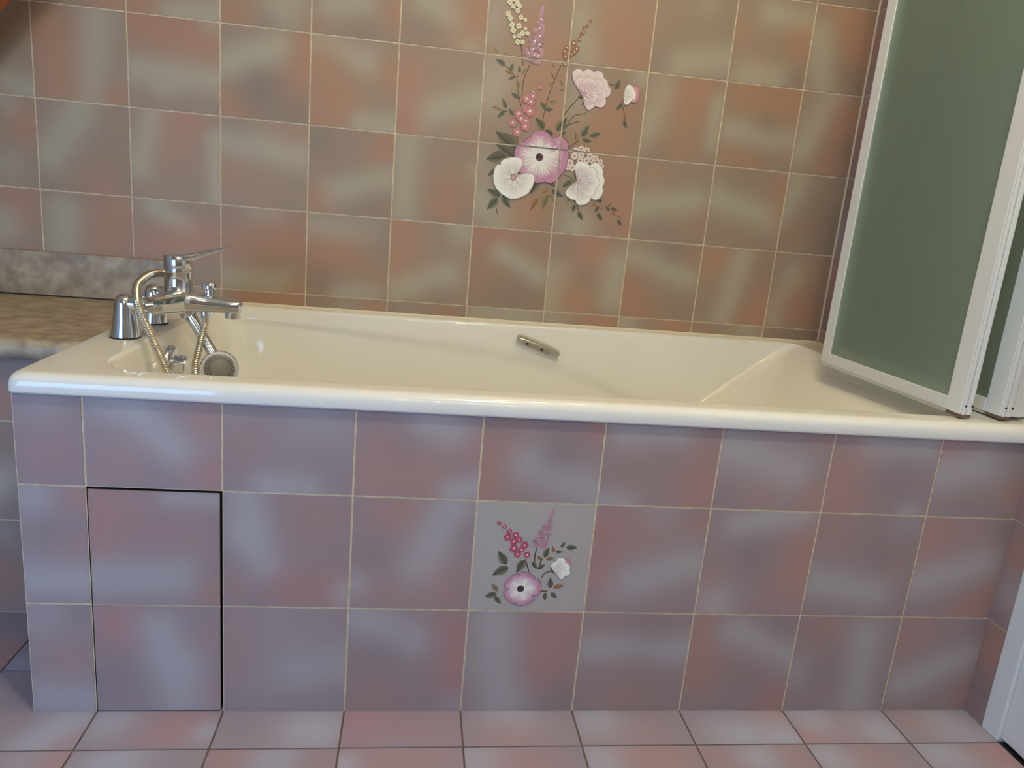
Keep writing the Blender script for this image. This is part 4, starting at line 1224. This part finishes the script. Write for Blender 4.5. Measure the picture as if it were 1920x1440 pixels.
# even spacing for the ribs
acc = [0.0]
for a, c in zip(cp, cp[1:]):
    acc.append(acc[-1] + (c - a).length)
step = .0011
pts, j = [], 0
for k in range(int(acc[-1] / step) + 1):
    d = k * step
    while j < len(acc) - 2 and acc[j + 1] < d:
        j += 1
    f = (d - acc[j]) / max(1e-9, acc[j + 1] - acc[j])
    pts.append(cp[j].lerp(cp[j + 1], f))
b = bmesh.new()
sweep(b, pts, lambda i, n: circ((.0076 if i % 4 in (1, 2) else .0056), 14))
obj('hose', b, M_HOSE, hs, smooth=True)['label'] = 'ribbed metal hose'
rebase(hs)

# ------------------------------------------------------------------ folding bath screen
scr = thing('bath_screen', (1.59, .2, ZR + .001), 'folded white-framed bath screen with frosted green panes on the tub rim', 'shower screen')
ZS0, ZS1 = ZR + .0025, 2.02


def screen_panel(nx, ny, fx, fy, lab):
    n, f = Vector((nx, ny, 0)), Vector((fx, fy, 0))
    d = (f - n).normalized()
    s = Vector((d.y, -d.x, 0))          # towards the right wall
    Lp = (f - n).length
    T = .023

    def P(a, t, z):
        q = n + d * a + s * t
        return Vector((q.x, q.y, z))

    def bar(bmx, a0, a1, t0, t1, z0, z1, bev=.0015):
        nb = len(bmx.verts)
        before = set(bmx.verts)
        box(bmx, a0, a1, t0, t1, z0, z1, bev, 2)
        for v in bmx.verts:
            if v not in before:
                v.co = P(v.co.x, v.co.y, v.co.z)

    b = bmesh.new()
    zb = ZS0 + .006
    bar(b, .0, .036, .0, T, zb, ZS1)
    bar(b, Lp - .030, Lp, .0, T, zb, ZS1)
    bar(b, .036, Lp - .030, .0, T, zb, zb + .024)
    bar(b, .036, Lp - .030, .0, T, ZS1 - .03, ZS1)
    fr = obj('panel_frame', b, M_WHITE, scr)
    fr['label'] = lab
    b = bmesh.new()
    bar(b, .035, Lp - .029, .0018, .0042, zb + .023, ZS1 - .029, 0)
    obj('pane', b, M_GLASS, fr)
    b = bmesh.new()
    bar(b, .036, Lp - .004, .003, .017, ZS0, zb, .001)
    obj('bottom_seal', b, M_SEAL, fr)
    # hinge profile: two ribs along the near edge, brown end cap, screws
    b = bmesh.new()
    bar(b, -.0035, .0, .002, .0085, zb, ZS1, .0012)
    bar(b, -.0030, .0, .0105, .0205, zb, ZS1, .0012)
    obj('hinge_profile', b, M_WHITE, fr)
    b = bmesh.new()
    bar(b, -.002, .034, .001, T - .001, ZS0 + .0002, zb, .001)
    obj('end_cap', b, M_RUST, fr)['label'] = 'brown plastic end cap'
    for t in (.0058, .0195):
        b = bmesh.new()
        lathe(b, P(-.0032, t, zb + .016), tuple(-d), [(0, .0022), (.0008, .002), (.001, 0)], 14)
        obj('screw', b, M_BLACK, fr)
    return fr


screen_panel(1.535, .0215, 1.507, .4475, 'nearer panel of the screen')
screen_panel(1.6135, .0225, 1.5777, .5675, 'farther panel of the screen, mostly hidden behind the first')
for z in (1.45, 1.90):
    b = bmesh.new()
    box(b, 1.5590, 1.6125, .030, .040, z, z + .05, .002)
    obj('hinge', b, M_WHITE, scr)
b = bmesh.new()
box(b, 1.640, XR - .0015, .030, .052, ZS0 + .004, ZS1, .002)
obj('wall_profile', b, M_WHITE, scr)
rebase(scr)

# ------------------------------------------------------------------ wooden beam crossing the top left corner
beam = obj('wooden_beam', (lambda b: (box(b, -.75, .75, -.05, .05, -.06, .06, .006), b)[1])(bmesh.new()), M_WOOD)
tag(beam, 'orange-brown wooden beam crossing the upper left corner before the tiles', 'beam')
BD = Vector((.66, 0, .75)).normalized()
BN = Vector((-BD.z, 0, BD.x))
p0 = Vector((-.209, .555, 1.145)) + BN * .107
beam.matrix_world = Matrix(((BD.x, 0, BN.x, p0.x), (BD.y, 1, BN.y, p0.y), (BD.z, 0, BN.z, p0.z), (0, 0, 0, 1)))
